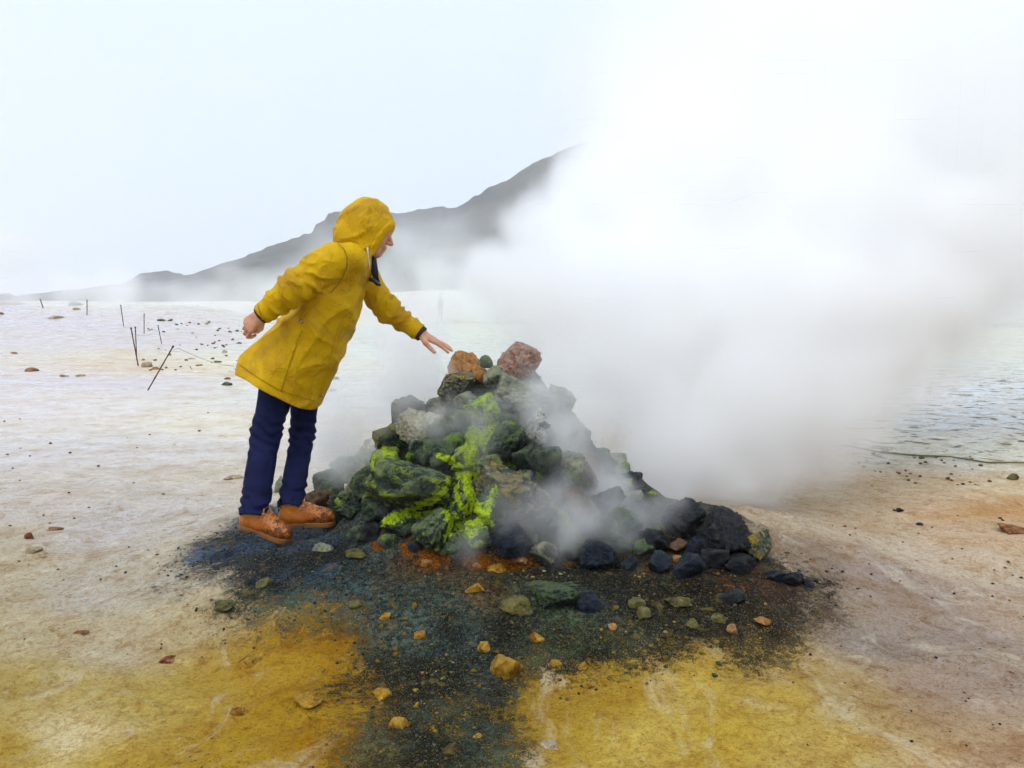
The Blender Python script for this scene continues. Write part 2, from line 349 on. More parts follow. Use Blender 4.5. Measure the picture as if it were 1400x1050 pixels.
def ground_material():
    B = NB('mud_ground'); P = B.geo('Position')
    col = B.attr('mud'); ap = B.attr('apron'); mk = B.attr('mask'); mk2 = B.attr('mask2')
    sep = B.n('ShaderNodeSeparateColor'); B.t.links.new(mk.outputs['Color'], sep.inputs[0])
    sep2 = B.n('ShaderNodeSeparateColor'); B.t.links.new(mk2.outputs['Color'], sep2.inputs[0])
    big = B.noise(2.1, 5, .6, P, .6); mid = B.noise(9, 6, .65, P, .4); fine = B.noise(60, 5, .7, P); grit = B.noise(210, 3, .7, P)
    strk = B.noise(2.6, 6, .62, B.mapv(P, (.9, 1.25, 1)), .8)
    c = B.mix(B.ramp(strk, .44, .68, 0, .55), col.outputs['Color'], B.mix(1, col.outputs['Color'], (.80, .68, .48, 1), 'MULTIPLY'))
    c = B.mix(B.ramp(mid, .52, .70, 0, .55), c, B.mix(1, c, (1.3, 1.35, 1.5, 1), 'MULTIPLY'))
    c = B.mix(B.ramp(big, .54, .70, 0, .6), c, B.mix(1, c, (.74, .60, .40, 1), 'MULTIPLY'))
    c = B.mix(B.ramp(fine, .32, .50, .6, 0), c, B.mix(1, c, (.55, .42, .30, 1), 'MULTIPLY'))
    c = B.mix(B.ramp(grit, .30, .48, .6, 0), c, B.mix(1, c, (.35, .30, .26, 1), 'MULTIPLY'))
    # scattered dark crumbs, a few centimetres apart, thinning by patches
    wp = B.n('ShaderNodeVectorMath', operation='ADD'); wn = B.n('ShaderNodeTexNoise'); wn.inputs['Scale'].default_value = 3.0; B.t.links.new(P, wn.inputs['Vector'])
    B.t.links.new(P, wp.inputs[0]); B.t.links.new(wn.outputs['Color'], wp.inputs[1])
    crk = B.math('MULTIPLY', B.ramp(B.voro(4.5, wp.outputs[0], 'DISTANCE_TO_EDGE').outputs['Distance'], .0, .035, 1, 0), B.ramp(B.noise(2.6, 4, .6, P, .6), .50, .64))
    c = B.mix(B.math('MULTIPLY', crk, .0), c, B.mix(1, c, (.42, .30, .16, 1), 'MULTIPLY'))
    pat = B.ramp(B.noise(7.5, 7, .75, P, 1.4), .48, .66)
    c = B.mix(B.math('MULTIPLY', pat, .65), c, B.mix(1, c, (.68, .48, .26, 1), 'MULTIPLY'))
    gr = B.noise(95, 6, .85, P, .2); gm_ = B.noise(24, 7, .8, P, .9)
    cream = B.math('MULTIPLY', B.ramp(B.noise(2.4, 7, .68, B.mapv(P, (1.3, .8, 1)), 1.6), .52, .68), .7)
    c = B.mix(cream, c, B.mix(.6, c, (.72, .64, .47, 1)))
    nearm = B.math('MULTIPLY', mk2.outputs['Alpha'], 1.0)
    c = B.mix(B.math('MULTIPLY', nearm, B.ramp(gm_, .50, .64, 0, .6)), c, B.mix(1, c, (.60, .42, .22, 1), 'MULTIPLY'))
    c = B.mix(B.math('MULTIPLY', nearm, B.ramp(gr, .34, .47, .75, 0)), c, B.mix(1, c, (.40, .28, .15, 1), 'MULTIPLY'))
    c = B.mix(B.math('MULTIPLY', nearm, B.ramp(gr, .56, .68, 0, .7)), c, B.mix(1, c, (1.45, 1.5, 1.7, 1), 'MULTIPLY'))
    vo = B.voro(34, P); crumbs = B.math('MULTIPLY', B.ramp(vo.outputs['Distance'], .10, .17, 1, 0), B.ramp(B.noise(1.7, 3, .5, P), .48, .66))
    c = B.mix(B.math('MULTIPLY', crumbs, .85), c, (.035, .028, .02, 1))
    # puddled flats with dark green-grey islands
    isl = B.ramp(B.noise(5.0, 6, .7, B.mapv(P, (.75, 1, 1)), .8), .545, .60)
    c = B.mix(B.math('MULTIPLY', isl, sep2.outputs[0]), c, B.mix(B.noise(3, 2, .5, P), (.05, .07, .06, 1), (.26, .20, .10, 1)))
    # dark gravel apron
    sp = B.noise(150, 4, .75, P); sp2 = B.noise(38, 5, .7, P, .3)
    a = B.mix(B.ramp(sp2, .40, .66, 0, .8), B.mix(1, ap.outputs['Color'], (.22, .22, .26, 1), 'MULTIPLY'), B.mix(.7, ap.outputs['Color'], B.mix(1, ap.outputs['Color'], (2.4, 2.3, 1.8, 1), 'MULTIPLY')))
    a = B.mix(B.ramp(sp, .53, .66, 0, .85), a, B.mix(B.noise(25, 2, .5, P), (.17, .18, .13, 1), (.34, .27, .12, 1)))
    a = B.mix(B.ramp(sp, .28, .45, .85, 0), a, (.006, .008, .010, 1))
    a = B.mix(B.ramp(B.noise(13, 4, .6, P, .8), .57, .72, 0, .75), a, B.mix(B.noise(7, 2, .5, P), (.30, .17, .018, 1), (.10, .11, .05, 1)))
    m = B.math('ADD', sep.outputs[0], B.math('MULTIPLY', B.math('SUBTRACT', sp2, .5), 1.7))
    m = B.math('ADD', m, B.math('MULTIPLY', B.math('SUBTRACT', sp, .5), 2.6))
    m = B.ramp(m, .30, .70)
    m = B.math('MULTIPLY', m, B.ramp(sep.outputs[0], .02, .14))
    c = B.mix(m, c, a)
    g = B.ramp(B.math('ADD', sep.outputs[2], B.math('MULTIPLY', B.math('SUBTRACT', B.noise(45, 4, .7, P), .5), .9)), .30, .55)
    g = B.math('MULTIPLY', g, B.ramp(sep.outputs[2], .03, .12))
    c = B.mix(g, c, B.mix(B.ramp(fine, .35, .65), (.13, .26, .004, 1), (.45, .55, .012, 1)))
    r_ = B.ramp(B.math('ADD', sep2.outputs[1], B.math('MULTIPLY', B.math('SUBTRACT', B.noise(30, 6, .8, P, .6), .5), 2.4)), .50, .72)
    r_ = B.math('MULTIPLY', r_, B.ramp(sep2.outputs[1], .03, .15))
    c = B.mix(r_, c, B.mix(B.ramp(sp, .35, .65), (.08, .016, .003, 1), (.38, .12, .006, 1)))
    wetn = B.math('MULTIPLY', sep.outputs[1], B.ramp(B.noise(2.3, 4, .55, B.mapv(P, (.6, 1.3, 1)), .5), .3, .6))
    rough = B.math('SUBTRACT', .62, B.math('MULTIPLY', wetn, .40))
    rough = B.math('SUBTRACT', rough, B.math('MULTIPLY', m, B.math('MULTIPLY', B.ramp(sp2, .4, .7), .1)))
    hgt = B.math('ADD', B.math('ADD', B.math('MULTIPLY', mid, .7), B.math('MULTIPLY', gm_, .5)), B.math('ADD', B.math('MULTIPLY', fine, .35), B.math('MULTIPLY', grit, .14)))
    hgt = B.math('ADD', hgt, B.math('SUBTRACT', B.math('MULTIPLY', crumbs, .25), B.math('MULTIPLY', crk, .04)))
    hgt = B.math('ADD', hgt, B.math('MULTIPLY', m, B.math('MULTIPLY', B.math('ADD', sp, sp2), .45)))
    damp = B.math('MULTIPLY', B.math('SUBTRACT', 1.0, B.math('MULTIPLY', wetn, .75)), mk2.outputs['Alpha'])
    nrm = B.bump(B.math('MULTIPLY', hgt, damp), .8, .035)
    return B.bsdf(c, rough, B.math('ADD', .07, B.math('MULTIPLY', wetn, .4)), nrm)
me = mesh_np('ground', V, Fq, ground_material())
fattr(me, 'mud', np.clip(base * np.array([1.05, 1.035, 1.02]) * (1 - sstep(.50, .15, base[:, 2] / base[:, 0])[:, None] * np.array([.06, .08, .36])), 0, .82)); fattr(me, 'apron', apc * (np.array([.9, 1.15, 1.4]) * (.25 + 2.1 * sstep(.32, .72, fbm(xs * 4.5, ys * 4.5, q0 + 70, 4)))[:, None]))
fattr(me, 'mask', np.stack([dark, wet, green], 1).astype(f32)); fattr(me, 'mask2', np.stack([spots, rust, q0, 1 - .85 * sstep(4.5, 11, np.hypot(xs, ys))], 1).astype(f32))
ground = tag(link('ground', me), kind='structure')

# ------------------------------------------------------------------ mountain ridge, half a kilometre off
RID = [(-200, 412), (60, 412), (135, 408), (150, 394), (185, 380), (200, 371), (235, 365), (258, 373), (292, 369), (330, 352), (372, 334), (412, 321), (434, 315), (438, 301), (451, 298), (453, 287), (476, 283),
       (500, 282), (545, 290), (575, 281), (628, 280), (650, 266), (668, 255), (700, 238), (714, 229), (740, 214), (762, 203), (782, 194), (800, 190), (860, 168), (930, 152), (1000, 160), (1100, 190), (1250, 250), (1450, 320), (1700, 380), (2000, 402)]
MY = 520.0
rx_ = np.array([(p[0] - 700) / FPX * MY / .994 for p in RID]); rz_ = np.array([at(p[0], p[1], MY)[2] for p in RID])
mx = np.linspace(rx_[0], rx_[-1], 760); my = np.concatenate([np.linspace(300, 510, 70)[:-1], np.linspace(510, 530, 15)[:-1], np.linspace(530, 800, 30)])
MX, MYY = np.meshgrid(mx, my, indexing='ij')
cre = (np.interp(mx, rx_, rz_) + np.clip(np.interp(mx, rx_, rz_) - 8, 0, 20) / 20 * (fbm(mx * .25, 0 * mx, 0 * mx + 3, 4, .6) - .5) * 4)[:, None] + 0 * MYY
_k = np.exp(-(np.arange(-60, 61) / 22.0) ** 2); _k /= _k.sum(); _sm = np.convolve(np.pad(np.interp(mx, rx_, rz_), 60, 'edge'), _k, 'valid')
t_ = np.where(MYY < MY, (MYY - 300) / (MY - 300), 1 - (MYY - MY) / (800 - MY)); t_ = np.clip(t_, 0, 1)
cre = np.minimum(_sm[:, None] - 1.5, cre) + (cre - np.minimum(_sm[:, None] - 1.5, cre)) * sstep(.965, .998, t_)
gul = fbm(MX * .03, MYY * .008, 0 * MX + 4, 5); rough_ = fbm(MX * .09, MYY * .09, 0 * MX + 6, 4)
MZ = cre * (t_ ** 1.25) * (1 - (.55 * (gul - .35)) * (1 - t_) * 1.3) + (rough_ - .5) * 5 * t_ * np.clip(cre / 18, 0, 1) * (1 - .75 * sstep(.9, 1, t_)) - 1.5
im = np.arange(MX.size).reshape(MX.shape)
Fm = np.stack([im[:-1, :-1], im[1:, :-1], im[1:, 1:], im[:-1, 1:]], -1).reshape(-1, 4)
B = NB('scree_slope'); P = B.geo('Position')
c = B.mix(B.ramp(B.noise(.05, 6, .65, P), .35, .65), (.045, .042, .040, 1), (.12, .098, .08, 1))
c = B.mix(B.ramp(B.noise(.35, 5, .7, P), .45, .7, 0, .6), c, (.035, .033, .034, 1))
mat = B.bsdf(c, .9, .2, B.bump(B.noise(.3, 6, .7, P), .8, 3.0))
tag(link('mountain', mesh_np('mountain', np.stack([MX, MYY, MZ], -1).reshape(-1, 3), Fm, mat)), kind='structure')
# ------------------------------------------------------------------ rocks
def ico(n):
    bm = bmesh.new(); bmesh.ops.create_icosphere(bm, subdivisions=n, radius=1.0); bm.verts.ensure_lookup_table()
    v = np.array([tuple(x.co) for x in bm.verts], f32); f = np.array([[y.index for y in x.verts] for x in bm.faces], np.int32); bm.free(); return v, f
ICO = {n: ico(n) for n in (1, 2, 3, 4, 5)}
def rot(ax, a): return np.array(Matrix.Rotation(a, 3, ax), float)
def rock_shape(seed, sub=4, planes=13, rough=.32, sharp=34.0, peak=None, wx=1.0, wy=1.0, wz=1.0, fine=.115, wobble=.22):
    g = np.random.default_rng(seed); d, f = ICO[sub]
    n = g.normal(size=(planes, 3)); n /= np.linalg.norm(n, axis=1)[:, None]; off = g.uniform(.55, 1.0, planes)
    if peak is not None: n = np.vstack([n, np.array(peak)[None] / np.linalg.norm(peak)]); off = np.append(off, 1.0)
    dt = d @ n.T; rr = np.where(dt > .05, off / np.maximum(dt, .05), 9.0)
    rr = np.minimum(rr, 1.35)
    r = -np.log(np.exp(-sharp * rr).sum(1)) / sharp          # soft minimum: facets with worn edges
    o = g.uniform(0, 50, 3)
    p = d * r[:, None]
    q = p * 1.8 + o; r2 = 1 + wobble * (fbm(q[:, 0], q[:, 1], q[:, 2], 3) - .5)
    q = p * 5 + o; ridge = 1 - np.abs(fbm(q[:, 0], q[:, 1], q[:, 2], 4) * 2 - 1); r2 += rough * (ridge - .8)
    q = p * 16 + o; r2 += fine * 2 * (fbm(q[:, 0], q[:, 1], q[:, 2], 4, .65) - .5)
    p = p * r2[:, None]
    M = rot('Z', g.uniform(0, 6.28)) @ rot('X', g.uniform(-.4, .4)); p = p @ M.T
    lo, hi = p.min(0), p.max(0); p = (p - (lo + hi) / 2) / ((hi - lo) / 2)
    return (p * np.array([wx, wy, wz]) / 2).astype(f32), f

def rock_mat(name, c1, c2, edge=(.3, .3, .2), edge_amt=.3, moss=(.3, .45, .01), moss_amt=0.0, rough=.55, crust=(.28, .26, .16), crust_amt=.3, scale=1.0):
    B = NB(name); P = B.coord('Object'); info = B.n('ShaderNodeObjectInfo')
    off = B.n('ShaderNodeVectorMath', operation='ADD'); B.t.links.new(P, off.inputs[0])
    sc = B.n('ShaderNodeVectorMath', operation='SCALE'); sc.inputs[0].default_value = (31, 17, 23); B.t.links.new(info.outputs['Random'], sc.inputs['Scale']); B.t.links.new(sc.outputs[0], off.inputs[1]); P = off.outputs[0]
    f4 = lambda c: (*c, 1)
    n1 = B.noise(11 * scale, 6, .65, P, .5); n2 = B.noise(48 * scale, 5, .7, P); n3 = B.noise(160 * scale, 3, .7, P)
    c = B.mix(B.ramp(n1, .35, .65), f4(c1), f4(c2))
    c = B.mix(B.ramp(n2, .50, .66, 0, .85), c, B.mix(1, c, (.28, .28, .30, 1), 'MULTIPLY'))
    c = B.mix(B.ramp(n2, .34, .47, .75, 0), c, B.mix(1, c, (2.4, 2.3, 1.9, 1), 'MULTIPLY'))
    nz = B.n('ShaderNodeSeparateXYZ'); B.t.links.new(B.geo('Normal'), nz.inputs[0]); up = B.ramp(nz.outputs[2], -.2, .8)
    k = B.math('MULTIPLY', B.ramp(B.math('ADD', B.noise(16 * scale, 5, .7, P, .7), B.math('MULTIPLY', up, .14)), .56, .70), crust_amt)
    c = B.mix(k, c, f4(crust))
    pt = B.geo('Pointiness')
    e = B.math('MULTIPLY', B.ramp(B.math('ADD', pt, B.math('MULTIPLY', B.math('SUBTRACT', n2, .5), .10)), .515, .59), edge_amt)
    c = B.mix(e, c, f4(edge))
    if moss_amt > 0:
        mm = B.math('ADD', B.noise(9 * scale, 5, .7, P, 1.0), B.math('MULTIPLY', n2, .25))
        mm = B.ramp(mm, .78 - .30 * moss_amt, .84 - .26 * moss_amt)
        c = B.mix(mm, c, B.mix(B.ramp(n3, .35, .65), B.mix(1, f4(moss), (.35, .5, .5, 1), 'MULTIPLY'), f4(moss)))
    st = B.attr('stain').outputs['Fac']
    sg = B.ramp(B.math('ADD', st, B.math('MULTIPLY', B.math('SUBTRACT', B.math('ADD', B.math('MULTIPLY', n2, .6), B.math('MULTIPLY', n1, .4)), .5), 3.6)), .46, .66); sg = B.math('MULTIPLY', sg, B.ramp(st, .06, .2))
    c = B.mix(sg, c, B.mix(B.ramp(n2, .34, .62), (.09, .19, .004, 1), (.46, .58, .010, 1)))
    c = B.mix(B.ramp(n3, .28, .44, .6, 0), c, B.mix(1, c, (.3, .3, .3, 1), 'MULTIPLY'))
    h = B.math('ADD', B.math('MULTIPLY', n2, .5), B.math('ADD', B.math('MULTIPLY', n3, .2), B.math('MULTIPLY', n1, .5)))
    rg = B.ramp(n2, .3, .7, rough - .12, rough + .15)
    return B.bsdf(c, rg, .14, B.bump(h, 1.0, .03))
RM = {
 'dark':  rock_mat('basalt_green', (.008, .014, .013), (.032, .044, .034), (.20, .22, .12), .35, (.20, .32, .010), .24, .5, (.10, .14, .06), .7),
 'moss':  rock_mat('basalt_mossy', (.014, .024, .020), (.050, .066, .046), (.40, .50, .03), .55, (.34, .48, .012), .20, .5, (.22, .26, .12), .5),
 'lime':  rock_mat('sulphur_growth', (.035, .055, .025), (.12, .15, .06), (.50, .60, .06), .7, (.42, .58, .012), .50, .7, (.5, .5, .2), .4),
 'blue':  rock_mat('basalt_blue', (.006, .009, .017), (.016, .022, .036), (.08, .09, .10), .3, (.2, .2, .02), .0, .42, (.035, .042, .05), .35),
 'black': rock_mat('basalt_black', (.004, .005, .008), (.014, .016, .021), (.08, .085, .08), .35, (.2, .2, .02), .0, .42, (.05, .05, .036), .35),
 'brown': rock_mat('scoria_brown', (.05, .022, .012), (.12, .06, .03), (.28, .20, .12), .4, (.3, .15, .01), .1, .55, (.22, .16, .09), .4),
 'orange': rock_mat('oxide_orange', (.14, .045, .012), (.42, .17, .03), (.40, .34, .22), .4, (.5, .22, .02), .35, .6, (.30, .24, .12), .25),
 'pink':  rock_mat('oxide_pink', (.24, .115, .08), (.40, .23, .17), (.55, .46, .36), .5, (.30, .07, .05), .38, .65, (.52, .40, .30), .5),
 'grey':  rock_mat('altered_grey', (.10, .115, .095), (.20, .215, .175), (.36, .36, .26), .4, (.22, .30, .03), .22, .6, (.34, .34, .20), .6),
 'pale':  rock_mat('altered_pale', (.24, .22, .14), (.44, .41, .29), (.60, .56, .42), .4, (.34, .34, .06), .3, .7, (.55, .52, .40), .6),
 'white': rock_mat('silica_white', (.34, .34, .29), (.55, .55, .49), (.62, .60, .50), .3, (.012, .02, .05), .42, .55, (.62, .62, .55), .5),
 'crusted': rock_mat('crusted_dark', (.03, .04, .035), (.08, .09, .06), (.46, .40, .22), .7, (.42, .26, .04), .42, .55, (.26, .22, .11), .6),
 'ochre': rock_mat('ochre_stone', (.20, .085, .006), (.42, .22, .015), (.50, .33, .06), .5, (.30, .10, .006), .4, .7, (.46, .30, .06), .4),
 'olive': rock_mat('olive_stone', (.05, .048, .018), (.15, .13, .035), (.24, .21, .09), .4, (.20, .16, .02), .25, .65, (.17, .15, .07), .4),
 'tan':   rock_mat('tan_mudstone', (.26, .18, .09), (.42, .32, .19), (.5, .4, .26), .4, (.30, .16, .05), .2, .75, (.5, .42, .3), .4),
 'rust':  rock_mat('rust_mudstone', (.18, .06, .02), (.30, .13, .05), (.36, .22, .12), .4, (.26, .05, .02), .3, .75, (.34, .2, .1), .4),
}
SEED = [100]; HEAP = []
def put_rock(px, py, wpx, hpx, mat, name='rock', parent=None, sub=None, sink=.15, deep=.9, push=0.0, label=None, cat='rock', group=None, rise=0.0, bury=0.0, **kw):
    """a rock whose seen centre is (px, py); it lies on the terrain below that pixel, sunk by a share of its height"""
    SEED[0] += 1
    P = hit(px, min(py + hpx * .30, 1046)); Y = P[1] + push
    wx = wpx / FPX * Y; wz = hpx / FPX * Y * 1.06
    if sub is None: sub = 5 if wpx > 55 else 4 if wpx > 22 else 3
    v, f = rock_shape(SEED[0] if 'seed' not in kw else kw.pop('seed'), sub, wx=wx, wy=max(wx, wz) * deep, wz=wz, **kw)
    c = at(px, py, Y); c[2] -= bury * wz; o = link(name, mesh_np(name, v, f, RM[mat]), parent); o.location = c; HEAP.append(o) if name == 'rock' else None
    if label: tag(o, label, cat, group)
    return o
heapc = hit(650, 700)
heap_o = empty('rock_heap', (.0, 4.1, .15)); tag(heap_o, 'tall heap of dark mossy rocks round the steam vent', 'rock heap')
heap_o.location = (0, 0, 0)
# rocks one can single out, resting on the heap
T = lambda *a, **k: put_rock(*a, **k)
T(634, 500, 46, 40, 'orange', push=-.05, sub=5, label='rounded orange-brown rock on top of the heap below the reaching hand', rough=.12)
T(664, 497, 21, 22, 'dark', push=.06, label='small dark green rock between the orange and the pink rock')
T(657, 513, 27, 26, 'orange', push=0.0, label='small tan wedge rock under the dark green one on the heap')
T(624, 529, 54, 40, 'crusted', push=0.0, sub=5, label='blocky dark rock with orange crust carrying the orange-brown rock')
T(710, 500, 62, 62, 'pink', push=.02, sub=5, peak=(.2, 0, 1), label='pointed pinkish rock at the very top of the heap', planes=9, deep=.8)
T(558, 562, 50, 42, 'grey', push=.05, sub=5, label='rounded pale grey boulder on the shoulder of the heap')
T(574, 584, 84, 52, 'pale', sub=5, label='cream crusted boulder just below the pale grey one')
T(732, 590, 40, 64, 'white', push=-.02, sub=5, label='upright white rock with blue-black patches on the heap')
T(556, 672, 138, 92, 'moss', push=0.0, sub=5, planes=11, label='big dark green boulder with acid-green edges low on the heap', deep=.7, seed=412)
T(590, 722, 62, 52, 'moss', push=-.03, sub=5, label='round dark boulder with a thin green rim at the heap foot', wobble=.15)
T(695, 672, 90, 74, 'crusted', push=0.0, sub=5, label='dark slab rock with yellow crust in its cracks', deep=.7)
T(934, 712, 64, 56, 'black', sub=5, label='jagged black rock at the crest of the low tail', planes=9)
T(990, 728, 86, 62, 'black', sub=5, label='long blue-black boulder along the low tail of the heap', planes=10)
T(1034, 745, 42, 50, 'crusted', sub=5, label='dark layered rock with yellowish crust ending the low tail')
T(437, 684, 46, 28, 'brown', push=.0, sub=4, label='flat brown rock with pale edge behind the boots', planes=8)
# the rest of the heap: its loose stones as parts
for a in [(713, 536, 84, 52, 'grey'), (612, 590, 32, 36, 'dark'), (661, 562, 60, 52, 'lime'), (690, 606, 64, 62, 'dark'), (745, 556, 46, 30, 'moss'), (768, 548, 44, 48, 'grey'),
          (636, 678, 60, 58, 'moss'), (640, 625, 50, 50, 'lime'), (605, 622, 46, 44, 'dark'), (668, 640, 42, 44, 'moss'), (700, 738, 66, 46, 'blue'), (650, 735, 46, 30, 'dark'), (500, 636, 44, 50, 'grey'),
          (474, 646, 50, 48, 'grey'), (530, 640, 46, 48, 'lime'), (448, 662, 44, 36, 'dark'), (480, 690, 70, 40, 'dark'), (515, 612, 44, 36, 'pale'), (540, 602, 50, 36, 'dark'), (580, 620, 54, 40, 'dark'),
          (385, 664, 16, 28, 'grey'), (745, 640, 50, 60, 'dark'), (735, 690, 60, 56, 'crusted'), (765, 720, 50, 44, 'dark'), (790, 690, 54, 50, 'brown'), (775, 650, 50, 60, 'grey'), (800, 655, 40, 50, 'brown'),
          (826, 690, 60, 56, 'black'), (855, 715, 54, 46, 'dark'), (808, 640, 30, 44, 'brown'), (790, 600, 40, 44, 'grey'), (760, 595, 40, 44, 'grey'), (720, 630, 50, 50, 'dark'), (670, 700, 54, 46, 'dark'),
          (894, 738, 46, 30, 'black'), (926, 745, 30, 18, 'brown'), (955, 748, 40, 32, 'blue'), (902, 770, 36, 32, 'blue'), (942, 772, 52, 40, 'blue'), (817, 758, 58, 38, 'blue'), (860, 771, 26, 22, 'blue'),
          (975, 762, 44, 30, 'black'), (1010, 770, 50, 30, 'black'), (1060, 786, 44, 18, 'blue'), (1085, 792, 36, 20, 'black'), (1102, 798, 22, 16, 'black'), (880, 750, 40, 28, 'dark'), (850, 745, 36, 26, 'dark'), (780, 750, 50, 34, 'dark'),
          (740, 752, 46, 30, 'crusted'), (625, 752, 50, 30, 'dark'), (545, 712, 50, 34, 'dark'), (515, 700, 44, 40, 'dark'), (460, 705, 44, 24, 'dark'), (505, 660, 50, 44, 'dark'), (455, 680, 36, 28, 'dark'), (640, 550, 40, 30, 'grey'), (690, 560, 40, 40, 'moss'), (680, 520, 40, 40, 'grey'), (600, 560, 40, 34, 'grey')]:
    put_rock(*a, parent=heap_o, push=R.uniform(-.02, .04))
# fill between them
for i in range(150):
    px = R.uniform(440, 900); py = R.uniform(530, 770); P = hit(px, py)
    if P[2] < .22 or P[1] > 5: continue
    s = R.uniform(12, 34); put_rock(px, py, s * R.uniform(.9, 1.4), s, R.choice(['dark', 'dark', 'moss' if py < 690 else 'dark', 'grey' if py < 690 else 'black', 'crusted', 'dark', 'blue' if px > 680 or py > 690 else 'moss']), parent=heap_o, sub=3, push=R.uniform(-.01, .03))
for i in range(70):                      # the far side, seen only round the corner
    x = R.uniform(-.95, .6); y = R.uniform(4.3, 4.95); z = height(np.array([x]), np.array([y]))[0]
    if z < .2: continue
    SEED[0] += 1; s = R.uniform(.08, .2); v, f = rock_shape(SEED[0], 3, wx=s * 1.2, wy=s, wz=s)
    o = link('rock', mesh_np('rock', v, f, RM[R.choice(['dark', 'grey', 'moss', 'crusted'])]), heap_o); o.location = (x, y, z)

